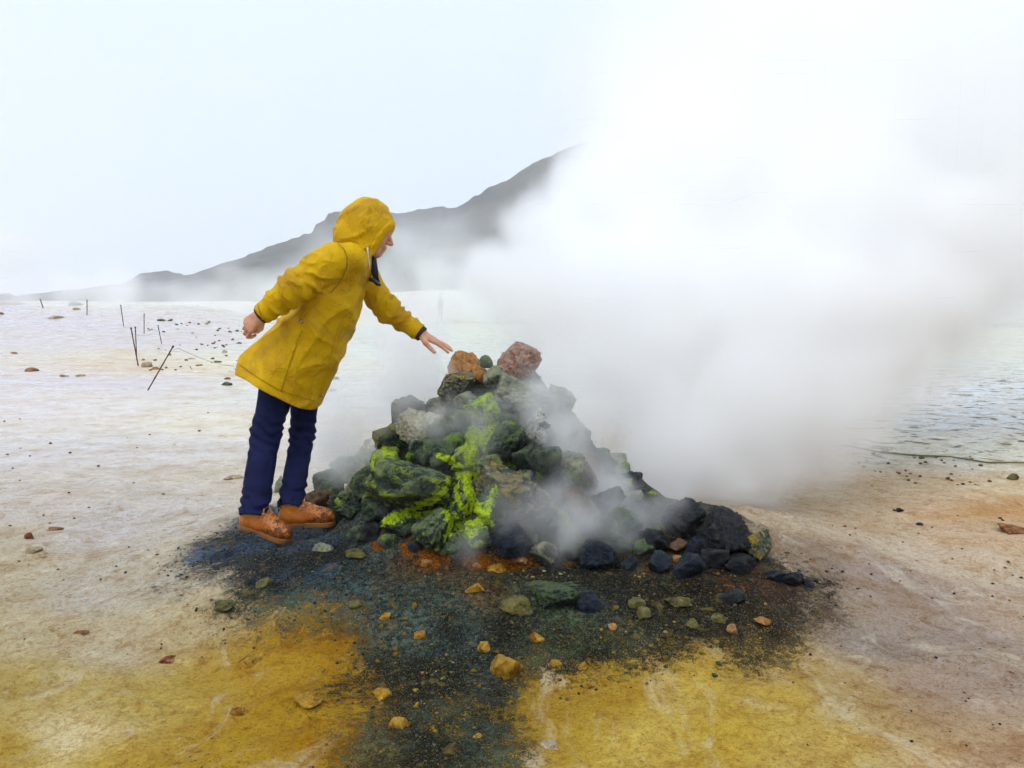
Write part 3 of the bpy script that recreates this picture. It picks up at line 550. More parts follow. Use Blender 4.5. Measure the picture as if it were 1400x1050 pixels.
# stones lying loose on the gravel apron and on the mud
LOOSE = [
 (692, 905, 50, 44, 'ochre', 'large triangular ochre rock on the dark gravel'), (662, 881, 20, 17, 'ochre', 'ochre lump touching the triangular ochre rock'), (522, 947, 29, 19, 'ochre', 'angular yellow stone in the dark gravel stream'),
 (546, 985, 30, 20, 'ochre', 'wide yellow stone with brown flank in the gravel stream'), (734, 870, 22, 16, 'ochre', 'small flat ochre stone uphill of the triangular rock'), (574, 866, 18, 15, 'orange', 'single rust-orange stone on grey gravel'),
 (838, 856, 14, 15, 'orange', 'small orange chip upright on green gravel'), (421, 955, 46, 24, 'ochre', 'broad crumbly yellow slab bedded in yellow mud'), (339, 903, 38, 18, 'ochre', 'pale yellow slab with one lifted edge'),
 (329, 971, 30, 12, 'ochre', 'thin yellow flake below the pale yellow slab'), (230, 900, 24, 8, 'rust', 'row of brown crumbs on the beige mud'), (40, 732, 15, 13, 'rust', 'rounded brown stone alone on the pale mud'), (44, 751, 26, 12, 'tan', 'tan mud lump beside the rounded brown stone'),
 (111, 864, 26, 8, 'rust', 'flat rusty flake on the beige mud'), (361, 795, 24, 18, 'olive', 'olive stone on the blue gravel edge'), (307, 825, 38, 12, 'olive', 'long olive clod where gravel meets mud'), (750, 1018, 30, 14, 'tan', 'tan flake half sunk in yellow mud'),
 (443, 747, 34, 22, 'grey', 'green-grey knob on the dark gravel in front of the boots'), (487, 755, 32, 14, 'olive', 'flat yellowish stone on the dark gravel'), (487, 824, 22, 16, 'olive', 'olive pebble on the blue-grey gravel'), (527, 841, 18, 12, 'ochre', 'dull ochre pebble on grey gravel'),
 (584, 767, 18, 12, 'orange', 'bright orange stone at the foot of the heap'), (653, 772, 16, 12, 'orange', 'orange stone under the green boulders'), (706, 760, 32, 22, 'orange', 'cracked orange rock at the foot of the heap'), (680, 776, 30, 15, 'ochre', 'orange-yellow clod beside the cracked orange rock'),
 (706, 824, 48, 28, 'olive', 'broad yellow-olive rock below the heap'), (757, 808, 74, 42, 'dark', 'flat dark green boulder half sunk in the gravel'), (650, 800, 30, 14, 'ochre', 'yellow-brown clod on the gravel below the heap'), (800, 815, 50, 30, 'blue', 'dark blue rock sunk beside the flat green boulder'),
 (1000, 810, 44, 24, 'black', 'grey flat rock on maroon gravel'), (926, 818, 38, 16, 'olive', 'yellow-green flat stone on maroon gravel'), (1000, 859, 16, 18, 'orange', 'bright orange stone on brown gravel'), (1043, 847, 24, 12, 'orange', 'orange-tan flake on maroon gravel'),
 (934, 728, 18, 8, 'orange', 'orange sliver wedged between black rocks'), (926, 762, 14, 14, 'orange', 'orange lump among blue-black rocks'), (870, 822, 26, 16, 'olive', 'dull green stone on brown gravel'), (980, 842, 24, 16, 'olive', 'olive stone beside the bright orange one'), (945, 850, 20, 14, 'olive', 'olive pebble on brown gravel'),
 (880, 835, 20, 24, 'olive', 'slanted grey-green stone on brown gravel'), (653, 1005, 14, 7, 'ochre', 'pale flat chip in the gravel stream'), (568, 943, 9, 9, 'ochre', 'tiny yellow chip above another in the gravel stream'), (569, 963, 8, 10, 'ochre', 'tiny yellow chip beside the wide yellow stone'),
 (805, 935, 18, 14, 'ochre', 'dull yellow stone where gravel meets yellow mud'), (798, 910, 16, 12, 'ochre', 'ochre crumb at the gravel edge'), (760, 905, 18, 12, 'ochre', 'small ochre clod beside the triangular rock'),
 (1384, 650, 20, 14, 'olive', 'dark olive stone beside the ground rope'), (1260, 625, 9, 6, 'olive', 'small dark stone touching the ground rope'), (1230, 696, 10, 8, 'black', 'black cube-like stone alone on tan mud'), (1257, 716, 9, 6, 'black', 'small black stone on tan mud'), (1388, 722, 44, 20, 'rust', 'rusty clod bank on the tan mud'),
 (1115, 793, 9, 7, 'black', 'lone black crumb past the end of the tail'), (42, 505, 18, 10, 'rust', 'dark red lump on the pale wet plain'), (88, 513, 12, 6, 'tan', 'tan lump in a line of crumbs on the plain'), (110, 513, 14, 6, 'tan', 'flat tan lump ending a line of crumbs'), (310, 524, 16, 9, 'dark', 'dark green stone behind the coat hem'),
 (311, 517, 9, 5, 'olive', 'olive pebble behind the dark green stone'), (200, 498, 16, 12, 'tan', 'tan pyramid stone at the foot of a stake'), (214, 503, 13, 6, 'rust', 'brown stone beside the leaning stake'), (221, 437, 11, 5, 'dark', 'dark stone in a far pair on the pale flats'), (232, 437, 8, 5, 'dark', 'smaller dark stone of the far pair'),
 (327, 469, 8, 6, 'olive', 'olive stone below the fist'), (307, 480, 8, 7, 'tan', 'tan stone on the pale flats'), (20, 482, 9, 4, 'rust', 'small brown lump on the lilac flats'), (1, 428, 8, 5, 'rust', 'dark red stone on the far flats'), (104, 422, 10, 5, 'tan', 'small ochre lump on the far flats'), (75, 433, 26, 7, 'tan', 'long tan clod on the far flats'),
 (102, 414, 20, 9, 'grey', 'grey-green mound of stone on the far flats'), (8, 403, 24, 10, 'grey', 'far grey boulder on a mud bank'), (12, 414, 40, 6, 'rust', 'red earth bank on the far flats'), (455, 533, 12, 6, 'tan', 'tan stone on the flats past the coat front'), (460, 517, 9, 7, 'olive', 'olive stone past the coat front'),
 (321, 652, 26, 6, 'tan', 'flat tan clod behind the jeans'), (262, 490, 12, 4, 'tan', 'flat tan stone near the rope'), (272, 499, 10, 4, 'rust', 'brown flat stone near the rope'), (298, 494, 12, 4, 'olive', 'olive flat stone near the rope'), (76, 722, 24, 6, 'rust', 'thin brown flake on the grey mud'), (58, 760, 12, 6, 'tan', 'small tan clod below the tan mud lump')]
for (px, py, w_, h_, m_, lb) in LOOSE:
    put_rock(px, py, w_, h_, m_, name='stone', label=lb, cat='stone', planes=9, bury=.24)

# pebbles: shared meshes, one object each
PB = {}
for m_ in ('ochre', 'black', 'tan', 'rust', 'olive', 'dark'):
    PB[m_] = [mesh_np('pebble', *rock_shape(900 + 10 * k + len(m_), 2, wx=1, wy=1, wz=.7), RM[m_]) for k in range(4)]
def pebble(px, py, wpx, m_, label, group):
    P = hit(px, py); s = wpx / FPX * P[1]; o = link('pebble', R.choice(PB[m_])); o.scale = (s, s, s); o.rotation_euler = (R.uniform(-.3, .3), R.uniform(-.3, .3), R.uniform(0, 6.28))
    o.location = (P[0], P[1], height(P[0:1], P[1:2])[0] + s * .12); tag(o, label.replace('@', {'ochre': 'ochre yellow', 'olive': 'olive', 'dark': 'dark green', 'black': 'black', 'rust': 'rusty red', 'tan': 'tan'}[m_]), 'pebble', group)
for i in range(70):
    pebble(R.uniform(500, 1000), R.uniform(770, 930), R.uniform(3.5, 9), R.choice(['ochre', 'ochre', 'olive', 'dark', 'olive']), 'small @ pebble strewn on the dark gravel', 'pebbles on the dark gravel')
for i in range(28):
    pebble(R.uniform(500, 660), R.uniform(930, 1046), R.uniform(3, 8), R.choice(['ochre', 'olive', 'dark']), 'small @ pebble strewn on the dark gravel', 'pebbles on the dark gravel')
for i in range(55):
    pebble(R.uniform(1080, 1400), R.uniform(690, 1030), R.uniform(2.5, 5.5), R.choice(['black', 'black', 'rust']), 'tiny @ pebble scattered on the tan mud', 'dark pebbles on the tan mud')
for i in range(45):
    pebble(R.gauss(1270, 60), R.uniform(620, 665), R.uniform(2.5, 6), R.choice(['rust', 'olive', 'tan']), 'little @ pebble strewn along the ground rope', 'pebbles along the ground rope')
for i in range(50):
    pebble(R.uniform(0, 300), R.uniform(560, 900), R.uniform(2, 4.5), R.choice(['black', 'rust', 'olive']), 'tiny @ pebble scattered on the pale mud', 'dark pebbles on the pale mud')
for i in range(60):
    pebble(R.uniform(190, 335), R.uniform(440, 510), R.uniform(2, 5), R.choice(['tan', 'olive', 'dark', 'rust']), 'little @ stone scattered on the yellowish flats by the stakes', 'stones by the stakes')

# gravel too small to count
d2, f2 = ICO[1]; gv = []; gf = []; n0 = 0; gi = []
gx_ = rng.uniform(-2.0, 1.7, 30000); gy_ = rng.uniform(1.9, 4.3, 30000); sdg = poly_sd(APRON, gx_, gy_)
keep = (sdg + (fbm(gx_ * 3, gy_ * 3, 0 * gx_ + 2, 3) - .5) * .5 < rng.uniform(-.25, .18, 30000)); gx_, gy_ = gx_[keep][:5500], gy_[keep][:5500]
gz_ = height(gx_, gy_); sz = .0025 + .006 * rng.random(len(gx_)) ** 3
for k in range(len(gx_)):
    a = rng.uniform(0, 6.28); ca, sa = math.cos(a), math.sin(a); j = d2 * (1 + .5 * (rng.random((len(d2), 1)) - .5)) * sz[k] * np.array([1.2, .9, .7])
    gv.append(np.stack([j[:, 0] * ca - j[:, 1] * sa + gx_[k], j[:, 0] * sa + j[:, 1] * ca + gy_[k], j[:, 2] + gz_[k] + sz[k] * .2], 1)); gf.append(f2 + n0); n0 += len(d2)
B = NB('gravel_mix'); rp = B.n('ShaderNodeNewGeometry'); cr = B.n('ShaderNodeValToRGB'); cr.color_ramp.interpolation = 'CONSTANT'; B.t.links.new(rp.outputs['Random Per Island'], cr.inputs[0])
el = cr.color_ramp.elements; el[0].color = (.02, .024, .026, 1); el[1].position = .35; el[1].color = (.05, .06, .05, 1)
for p_, c_ in ((.55, (.09, .085, .05, 1)), (.72, (.03, .034, .05, 1)), (.82, (.22, .14, .03, 1)), (.90, (.06, .03, .02, 1)), (.975, (.20, .19, .13, 1))):
    e_ = el.new(p_); e_.color = c_
gm = B.bsdf(B.mix(1, cr.outputs[0], B.mix(B.ramp(B.noise(5, 4, .6, B.geo('Position')), .35, .65), (.35, .4, .5, 1), (1.5, 1.4, 1.1, 1)), 'MULTIPLY'), .6, .2)
tag(link('gravel', mesh_np('gravel', np.concatenate(gv), np.concatenate(gf), gm, False)), 'dark wet gravel of the apron', kind='stuff')
# ------------------------------------------------------------------ acid-green growth in the cracks of the heap
bpy.context.view_layer.update(); DG = bpy.context.evaluated_depsgraph_get()
def cast(px, py):
    d = nrm3(ray(px, py)); ok, loc, nr, *_ = SC.ray_cast(DG, Vector((0, 0, CAMZ)), Vector(d.tolist())); return (np.array(loc), np.array(nr)) if ok else (None, None)
def nrm3(v): return np.asarray(v) / np.linalg.norm(v)
B = NB('sulphur_moss'); P = B.coord('Object'); n1 = B.noise(55, 5, .7, P, .5); n2 = B.noise(240, 3, .7, P)
c = B.mix(B.ramp(n1, .36, .62), (.16, .28, .004, 1), (.46, .58, .010, 1)); c = B.mix(B.ramp(n1, .60, .74), c, (.62, .66, .08, 1)); c = B.mix(B.ramp(n2, .3, .5, .6, 0), c, (.05, .10, .004, 1))
MOSS = B.bsdf(c, .85, .2, B.bump(B.math('ADD', n1, B.math('MULTIPLY', n2, .5)), 1.0, .012))
PATHS = [([(614, 655), (606, 672), (592, 684), (575, 690), (560, 700), (545, 706), (528, 712)], 7), ([(648, 636), (640, 655), (632, 650), (622, 662)], 6), ([(640, 665), (648, 690), (658, 705), (655, 718), (645, 727), (640, 715), (625, 708)], 8),
         ([(657, 588), (650, 604), (643, 622), (640, 640)], 7), ([(676, 672), (668, 690), (662, 706), (668, 716)], 6), ([(524, 612), (532, 618)], 4), ([(600, 622), (618, 632), (634, 640), (648, 648)], 5), ([(470, 644), (480, 650)], 3),
         ([(668, 560), (662, 574), (672, 584)], 7), ([(610, 700), (618, 716), (608, 738)], 4), ([(622, 660), (628, 690), (640, 702)], 4), ([(645, 748), (655, 742)], 4)]
dM, fM = ICO[2]
SPTS = []
for pts, wd in PATHS:
    for (a, b) in zip(pts[:-1], pts[1:]):
        for t in np.linspace(0, 1, 5):
            loc, nr = cast(a[0] + (b[0] - a[0]) * t, a[1] + (b[1] - a[1]) * t)
            if loc is not None and loc[1] < 4.6: SPTS.append((*loc, .006 + wd * .0021))
SPTS = np.array(SPTS)
for o in HEAP:
    n_ = len(o.data.vertices); co = np.empty(n_ * 3, f32); o.data.vertices.foreach_get('co', co); co = co.reshape(-1, 3) + np.array(o.location, f32)
    dd = np.zeros(n_, f32)
    for p in SPTS:
        if np.abs(co.mean(0) - p[:3]).max() < .5: dd = np.maximum(dd, np.exp(-((co - p[:3].astype(f32)) ** 2).sum(1) / (p[3] ** 2 * 2)))
    a_ = o.data.attributes.new('stain', 'FLOAT', 'POINT'); a_.data.foreach_set('value', dd)
for pts, wd in PATHS:
    vs, fs, n0 = [], [], 0
    for (a, b) in zip(pts[:-1], pts[1:]):
        L_ = math.hypot(b[0] - a[0], b[1] - a[1])
        for k in range(int(L_ * wd * .22) + 3):
            t = R.random(); px = a[0] + (b[0] - a[0]) * t + R.gauss(0, wd * .62); py = a[1] + (b[1] - a[1]) * t + R.gauss(0, wd * .5)
            if vnoise(np.array([px / 7.0]), np.array([py / 7.0]), np.array([.5]))[0] < .42: continue
            loc, nr = cast(px, py)
            if loc is None or loc[1] > 4.6: continue
            s = R.uniform(.0016, .0040) * (1 + .6 * (R.random() < .08)); q = dM * 3 + R.uniform(0, 40)
            j = dM * (0.7 + .6 * fbm(q[:, 0], q[:, 1], q[:, 2], 2))[:, None] * s; j = j - nr * (j @ nr)[:, None] * .5
            vs.append(j + loc + nr * s * .25); fs.append(fM + n0); n0 += len(dM)
    if vs: tag(link('moss', mesh_np('moss', np.concatenate(vs), np.concatenate(fs), MOSS), heap_o), 'acid-green sulphur growth in a crack', kind='stuff')
# ------------------------------------------------------------------ the person in the yellow raincoat
YP = 4.0
def Q(px, py, dy=0.0): return at(px, py, YP + dy)
def nrmz(v): v = np.asarray(v, float); return v / np.linalg.norm(v)
def crop(pts, pad): p = np.array(pts); return p.min(0) - pad, p.max(0) + pad
def fold_noise(G, k, seed, octv=3): return fbm(G[0] * k[0] + seed, G[1] * k[1] + seed, G[2] * k[2] + seed, octv)
def ridged(G, M, seed, octv=3):
    a = [G[0] * M[i][0] + G[1] * M[i][1] + G[2] * M[i][2] + seed for i in range(3)]
    return 1 - np.abs(fbm(a[0], a[1], a[2], octv) * 2 - 1) * 2

SKIN = NB('skin'); _p = SKIN.coord('Object')
_c1 = SKIN.mix(SKIN.ramp(SKIN.noise(22, 4, .6, _p), .35, .7), (.60, .33, .21, 1), (.52, .22, .13, 1))
SKIN = SKIN.bsdf(_c1, .5, .4, SKIN.bump(SKIN.noise(160, 3, .6, _p), .25, .003), Subsurface_Weight=.1, Subsurface_Radius=(.01, .004, .002))

# joints
HC = Q(507, 313); hf = nrmz((math.cos(.36), -.05, -math.sin(.36))); hu = nrmz((math.sin(.36), 0, math.cos(.36))); hs = np.cross(hu, hf)
SH1, EL1, WR1 = Q(456, 358, -.17), Q(402, 394, -.26), Q(357, 431, -.24)
SH2, EL2, WR2 = Q(492, 372, .17), Q(530, 424, .20), Q(574, 455, .18)
HIP1, KN1 = Q(388, 500, -.07), Q(364, 590, -.09)
HIP2, KN2 = Q(419, 508, .09), Q(413, 595, .12)

def boot_frame(toe, yaw, pitch, L=.295):
    f = np.array([math.cos(yaw) * math.cos(pitch), math.sin(yaw) * math.cos(pitch), -math.sin(pitch)]); l = np.array([-math.sin(yaw), math.cos(yaw), 0]); u = np.cross(f, l)
    M = np.eye(4); M[:3, 0] = f; M[:3, 1] = l; M[:3, 2] = u; M[:3, 3] = toe - f * L; return M
t1 = hit(396, 745); t1[2] += .006; t2 = hit(459, 719); t2[2] += .004
BF1 = boot_frame(t1, math.radians(-12), math.radians(15), .262); BF2 = boot_frame(t2, math.radians(10), math.radians(1), .262)
ank = lambda M: (M @ np.array([.048, 0, .11, 1]))[:3]
AN1, AN2 = ank(BF1), ank(BF2)

# ---- body: head, hands and limbs under the clothes
def hand_sdf(G, W, a, s, n, curl, thumb, spread=1.0):
    a, s, n = nrmz(a), nrmz(s), nrmz(n); d = cap(G, W - a * .05, W + a * .015, .027, .026, (n, 1.25))
    offs = (.030, .010, -.011, -.030); LEN = ((.044, .027, .021), (.048, .031, .022), (.044, .029, .021), (.035, .022, .019)); pl = (.086, .088, .083, .076)
    for i in range(4):
        kn = W + a * pl[i] + s * offs[i] - n * (.003 * abs(i - 1))
        d = smin(d, cap(G, W + a * .012 + s * offs[i] * .6, kn, .0155, .0125), .014)
    for i in range(4):
        p = W + a * pl[i] + s * offs[i] - n * (.003 * abs(i - 1)); ang = 0; dirv = nrmz(a + s * offs[i] * 2.2 * spread); f_ = None; rr = .0098 if i < 3 else .0085
        for j in range(3):
            ang += curl[i][j]; v = nrmz(dirv * math.cos(ang) - n * math.sin(ang)); q = p + v * LEN[i][j]
            c_ = cap(G, p, q, rr * (1 - .06 * j), rr * (.94 - .08 * j)); f_ = c_ if f_ is None else smin(f_, c_, .003); p = q
        d = smin(d, f_, .005)
    p0, p1, p2, p3 = [W + a * t[0] + s * t[1] + n * t[2] for t in thumb]
    th = smin(smin(cap(G, p0, p1, .018, .0135), cap(G, p1, p2, .0125, .0112), .006), cap(G, p2, p3, .0112, .0092), .003)
    return smin(d, th, .010)
a1 = nrmz((-.80, .10, -.58)); s1 = nrmz((.60, -.25, -.76)); n1 = nrmz(np.cross(s1, a1)); n1 = n1 if n1[1] < 0 else -n1
s1 = nrmz(s1 - a1 * (s1 @ a1)); a2 = nrmz((.90, .03, -.43)); s2 = nrmz((.05, -.97, -.22)); s2 = nrmz(s2 - a2 * (s2 @ a2)); n2 = np.cross(a2, s2); n2 = n2 if n2[2] > 0 else -n2
parts = []; h = .0028
lo, hi = crop([WR1, WR1 + a1 * .13 + s1 * .04, WR1 - a1 * .05], .07); G = grid(lo, hi, h)
parts.append(surface_nets(hand_sdf(G, WR1, a1, s1, n1, [(.55, 1.1, .8), (.6, 1.2, .8), (.65, 1.2, .8), (.75, 1.2, .8)], [(.02, .022, -.01), (.045, .040, -.022), (.072, .036, -.034), (.092, .022, -.042)]), lo, h))
lo, hi = crop([WR2 - a2 * .05, WR2 + a2 * .20, WR2 + s2 * .09], .05); G = grid(lo, hi, h)
parts.append(surface_nets(hand_sdf(G, WR2, a2, s2, n2, [(.10, .12, .08), (.02, .10, .08), (-.02, .12, .08), (.04, .14, .1)], [(.018, .022, -.006), (.05, .052, -.022), (.086, .062, -.034), (.112, .066, -.042)], 1.3), lo, h))
h = .003; lo, hi = crop([HC, HC - hu * .14], .135); G = grid(lo, hi, h)
ax3 = (hf, hs, hu)
d = ell(G, HC - hf * .012 + hu * .028, ax3, (.098, .076, .092))
d = smin(d, ell(G, HC + hf * .028 - hu * .036, ax3, (.070, .060, .078)), .03)
d = smin(d, cap(G, HC + hf * .070 - hu * .094 - hs * .012, HC + hf * .070 - hu * .094 + hs * .012, .020, .020), .025)
d = smin(d, cap(G, HC + hf * .02 - hu * .075 - hs * .045, HC + hf * .06 - hu * .098, .016, .018), .03); d = smin(d, cap(G, HC + hf * .02 - hu * .075 + hs * .045, HC + hf * .06 - hu * .098, .016, .018), .03)
d = smin(d, cap(G, HC + hf * .086 + hu * .018 - hs * .035, HC + hf * .086 + hu * .018 + hs * .035, .011, .011), .015)
for sg in (-1, 1): d = -smin(-d, cap(G, HC + hf * .108 + hs * .030 * sg - hu * .004, HC + hf * .108 + hs * .034 * sg - hu * .004, .016, .014), .012)
for sg in (-1, 1): d = smin(d, cap(G, HC + hf * .081 + hs * .031 * sg - hu * .004, HC + hf * .081 + hs * .031 * sg - hu * .004, .012, .012), .004)
d = smin(d, cap(G, HC + hf * .094 + hu * .006, HC + hf * .120 - hu * .034, .0075, .0105), .010)
for sg in (-1, 1): d = smin(d, cap(G, HC + hf * .106 - hu * .038 + hs * .010 * sg, HC + hf * .106 - hu * .038 + hs * .011 * sg, .0085, .008), .005)
d = smin(d, cap(G, HC + hf * .096 - hu * .062 - hs * .018, HC + hf * .096 - hu * .062 + hs * .018, .0075, .0075), .007)
d = smin(d, cap(G, HC + hf * .093 - hu * .0745 - hs * .015, HC + hf * .093 - hu * .0745 + hs * .015, .0085, .0085), .007)
for sg in (-1, 1): d = smin(d, ell(G, HC - hf * .01 - hu * .005 + hs * .076 * sg, ax3, (.018, .008, .03)), .006)
d = smin(d, cap(G, HC - hu * .06 - hf * .02, HC - hu * .16 - hf * .05, .055, .06), .03)
parts.append(surface_nets(d, lo, h))
h = .010; PEL = (HIP1 + HIP2) / 2; CH = Q(463, 383); NK = HC - hu * .15 - hf * .05
lo, hi = crop([HC, SH1, EL1, WR1, SH2, EL2, WR2, AN1, AN2], .16); G = grid(lo, hi, h)
d = cap(G, PEL, CH, .10, .095, ((0, 1, 0), .75)); d = smin(d, cap(G, CH, NK, .085, .055), .05); d = smin(d, cap(G, SH1, SH2, .06, .06), .06)
for (a_, b_, c_, r_) in ((SH1, EL1, WR1, (.052, .042, .027)), (SH2, EL2, WR2, (.052, .042, .027))):
    d = smin(d, cap(G, a_, b_, r_[0], r_[1]), .04); d = smin(d, cap(G, b_, c_, r_[1], r_[2]), .02)
for (a_, b_, c_) in ((HIP1, KN1, AN1), (HIP2, KN2, AN2)):
    d = smin(d, cap(G, a_, b_, .078, .052), .05); d = smin(d, cap(G, b_, c_, .052, .036), .02)
parts.append(surface_nets(d, lo, h))
vs, fs, n0 = [], [], 0
for v_, f_ in parts: vs.append(v_); fs.append(f_ + n0); n0 += len(v_)
person = tag(link('person', mesh_np('person', np.concatenate(vs), np.concatenate(fs), SKIN)), 'person in a hooded yellow raincoat leaning over the steaming rock heap with one arm out', 'person')

# ---- raincoat
def coat_material(name, k=1.0):
    B = NB(name); P = B.coord('Object')
    st = B.noise(5.5, 5, .62, P, .8); fi = B.noise(30, 4, .6, P, .4); we = B.noise(900, 2, .5, P)
    c = B.mix(B.ramp(st, .42, .66, 0, .7), (.60 * k, .355 * k, .003, 1), (.36 * k, .18 * k, .004, 1))      # soaked patches
    c = B.mix(B.ramp(fi, .55, .8, 0, .35), c, (.42 * k, .23 * k, .005, 1)); c = B.mix(B.ramp(fi, .2, .42, .25, 0), c, (.72, .49, .02, 1))
    cr_ = B.math('ABSOLUTE', B.math('SUBTRACT', B.noise(13, 3, .5, B.mapv(P, (1.0, 1, .6)), 1.4), .5)); hh = B.math('ADD', B.math('ADD', B.math('MULTIPLY', B.noise(24, 4, .55, B.mapv(P, (1, 1, .55)), .8), .8), B.math('MULTIPLY', B.ramp(cr_, 0, .05, 1, 0), .42)), B.math('MULTIPLY', we, .03))
    return B.bsdf(c, B.ramp(st, .35, .7, .66, .5), .12, B.bump(hh, .55, .011), Sheen_Weight=.0)
COAT = coat_material('waxed_yellow_cotton')
h = .0062; lo, hi = crop([Q(318, 505, -.3), Q(590, 560, .3), Q(500, 330), Q(470, 300)], .05); G = grid(lo, hi, h)
A0 = Q(487, 350); A1 = Q(379, 531); axd = nrmz(A1 - A0); Lx = np.linalg.norm(A1 - A0); pu = nrmz(np.array([-axd[2], 0, axd[0]])); pu = pu if pu[0] > 0 else -pu
rx0, ry0, rz0 = G[0] - A0[0], G[1] - A0[1], G[2] - A0[2]
sA = (rx0 * axd[0] + ry0 * axd[1] + rz0 * axd[2]) / Lx; uA = rx0 * pu[0] + rz0 * pu[2]; vA = ry0
KS = [-.2, 0, .12, .28, .5, .75, 1.0, 1.15]
ra = np.interp(sA, KS, [.03, .075, .115, .140, .160, .195, .235, .250]); rb = np.interp(sA, KS, [.05, .12, .185, .20, .195, .205, .225, .235])
ce = np.interp(sA, KS, [.0, .0, .0, .006, .012, .008, .0, .0])
qn = np.sqrt(((uA - ce) / ra) ** 2 + (vA / rb) ** 2); d = (qn - 1) * np.minimum(ra, rb) * .95
d = np.maximum(d, -sA * Lx - .02)
ang = np.arctan2(vA, uA)
d = d - .010 * np.sin(ang * 5 + 1.2 + 3 * sA) * np.clip(sA - .45, 0, 1) * 1.4                    # flare of the skirt
# long slack folds pulled from the back hem towards the chest, and cross folds at the waist
M1 = np.array([pu * 9 + axd * 4.0, axd * 3.2 - pu * 4, np.array([0, 5.0, 0])]); M2 = np.array([axd * 12 + pu * 5, pu * 4 - axd * 2, np.array([0, 5.0, 0])])
d = d - .014 * np.clip(ridged(G, M1 * .75, 3.3, 2), 0, 1) ** 1.8 * np.clip(sA * 3, 0, 1) - .014 * np.clip(ridged(G, M2 * .8, 9.1, 2), 0, 1) ** 1.8 * np.exp(-((sA - .5) / .25) ** 2) + .007
d = d - .005 * (fold_noise(G, (14, 12, 14), 2.0) - .5)
hemn = nrmz(np.array([-.40, 0, -.915])); hemd = (G[0] - A1[0]) * hemn[0] + (G[2] - A1[2]) * hemn[2] + .012 * np.sin(ang * 3 + .5) + .02 * np.clip(-np.cos(ang) , 0, 1)
inner = d + .014
d = np.maximum(d, hemd); d = np.maximum(d, -np.maximum(inner, .42 - sA))
def sleeve(SH, EL, WR, r, seed, wrist_cut):
    c_ = smin(cap(G, SH, EL, r[0], r[1]), cap(G, EL, WR, r[1], r[2]), .03)
    e1 = nrmz(WR - EL); e0 = nrmz(EL - SH); t1_ = (G[0] - EL[0]) * e1[0] + (G[1] - EL[1]) * e1[1] + (G[2] - EL[2]) * e1[2]; t0_ = (G[0] - SH[0]) * e0[0] + (G[1] - SH[1]) * e0[1] + (G[2] - SH[2]) * e0[2]
    nz_ = fold_noise(G, (9, 9, 9), seed); lf = np.linalg.norm(WR - EL)
    c_ = c_ - .0095 * (1 - 1.6 * np.abs(np.sin(t1_ * 52 + 8 * nz_)) ** .8) * np.exp(-((t1_ - .02) / .10) ** 2) - .0065 * (1 - 1.6 * np.abs(np.sin(t1_ * 48 + 9 * nz_)) ** .8) * np.exp(-((t1_ - lf + .08) / .07) ** 2)
    side = nrmz(np.cross(e0, (0, 1, 0))); sd_ = (G[0] - SH[0]) * side[0] + (G[2] - SH[2]) * side[2]
    c_ = c_ - .0085 * (1 - 1.6 * np.abs(np.sin(t0_ * 26 + sd_ * 26 + 6 * nz_)) ** .8) * np.exp(-((t0_ - .12) / .10) ** 2) - .007 * (fold_noise(G, (12, 12, 12), seed + 4) - .5)
    cutd = t1_ - lf - wrist_cut; hole = cap(G, WR - e1 * .05, WR + e1 * .2, r[2] - .010, r[2] - .006)
    return np.maximum(np.maximum(c_, cutd), -hole)
sl1 = sleeve(SH1, EL1, WR1, (.092, .076, .050), 1.7, -.005); sl2 = sleeve(SH2, EL2, WR2, (.085, .064, .046), 6.1, .000)
d = smin(d, cap(G, Q(478, 356, -.13), Q(486, 360, .13), .085, .085), .05)
d = smin(d, cap(G, Q(486, 344), Q(487, 372), .080, .072), .03)                       # collar
d = smin(d, sl1, .022); d = smin(d, sl2, .03)
jv, jf = surface_nets(d, lo, h)
jacket = link('jacket', mesh_np('jacket', jv, jf, COAT), person)
# hood: a shell open towards the face
h = .0045; hc = Q(503, 308, .0); lo, hi = crop([hc, Q(503, 384)], .16); G = grid(lo, hi, h)
kx = (hf, hs, hu)
d0 = ell(G, hc - hf * .004, kx, (.138, .112, .130))
d0 = smin(d0, cap(G, Q(480, 325), Q(497, 362), .085, .085, ((0, 1, 0), .9)), .05)
d0 = smin(d0, cap(G, Q(506, 330), Q(494, 372), .070, .056, ((0, 1, 0), .85)), .05)
M3 = np.array([hu * 10 - hf * 9, hf * 4 + hu * 4, np.array([0, 7.0, 0])])
d0 = d0 - .010 * np.clip(ridged(G, M3, 1.9, 2), 0, 1) ** 1.5 + .005 - .007 * (fold_noise(G, (18, 18, 18), 5) - .5)
pa, pb = Q(540.5, 310), Q(506, 363); ed = nrmz(pb - pa); cn = nrmz(np.array([-ed[2], 0, ed[0]])); cn = cn if cn[0] > 0 else -cn
cutp = (G[0] - pa[0]) * cn[0] + (G[2] - pa[2]) * cn[2] + .9 * (G[1] - HC[1]) ** 2
d1 = np.maximum(d0, cutp)
d1 = np.maximum(d1, -np.maximum(d0 + .011, -.16 - cutp * 1.0))
rim = np.abs(np.maximum(np.abs(cutp + .014) - .014, np.abs(d0 + .004) - .008)); d1 = np.minimum(d1, np.maximum(np.abs(cutp + .010) - .010, np.abs(d0 + .003) - .0085))
hood = link('hood', mesh_np('hood', *surface_nets(d1, lo, h), COAT), jacket)

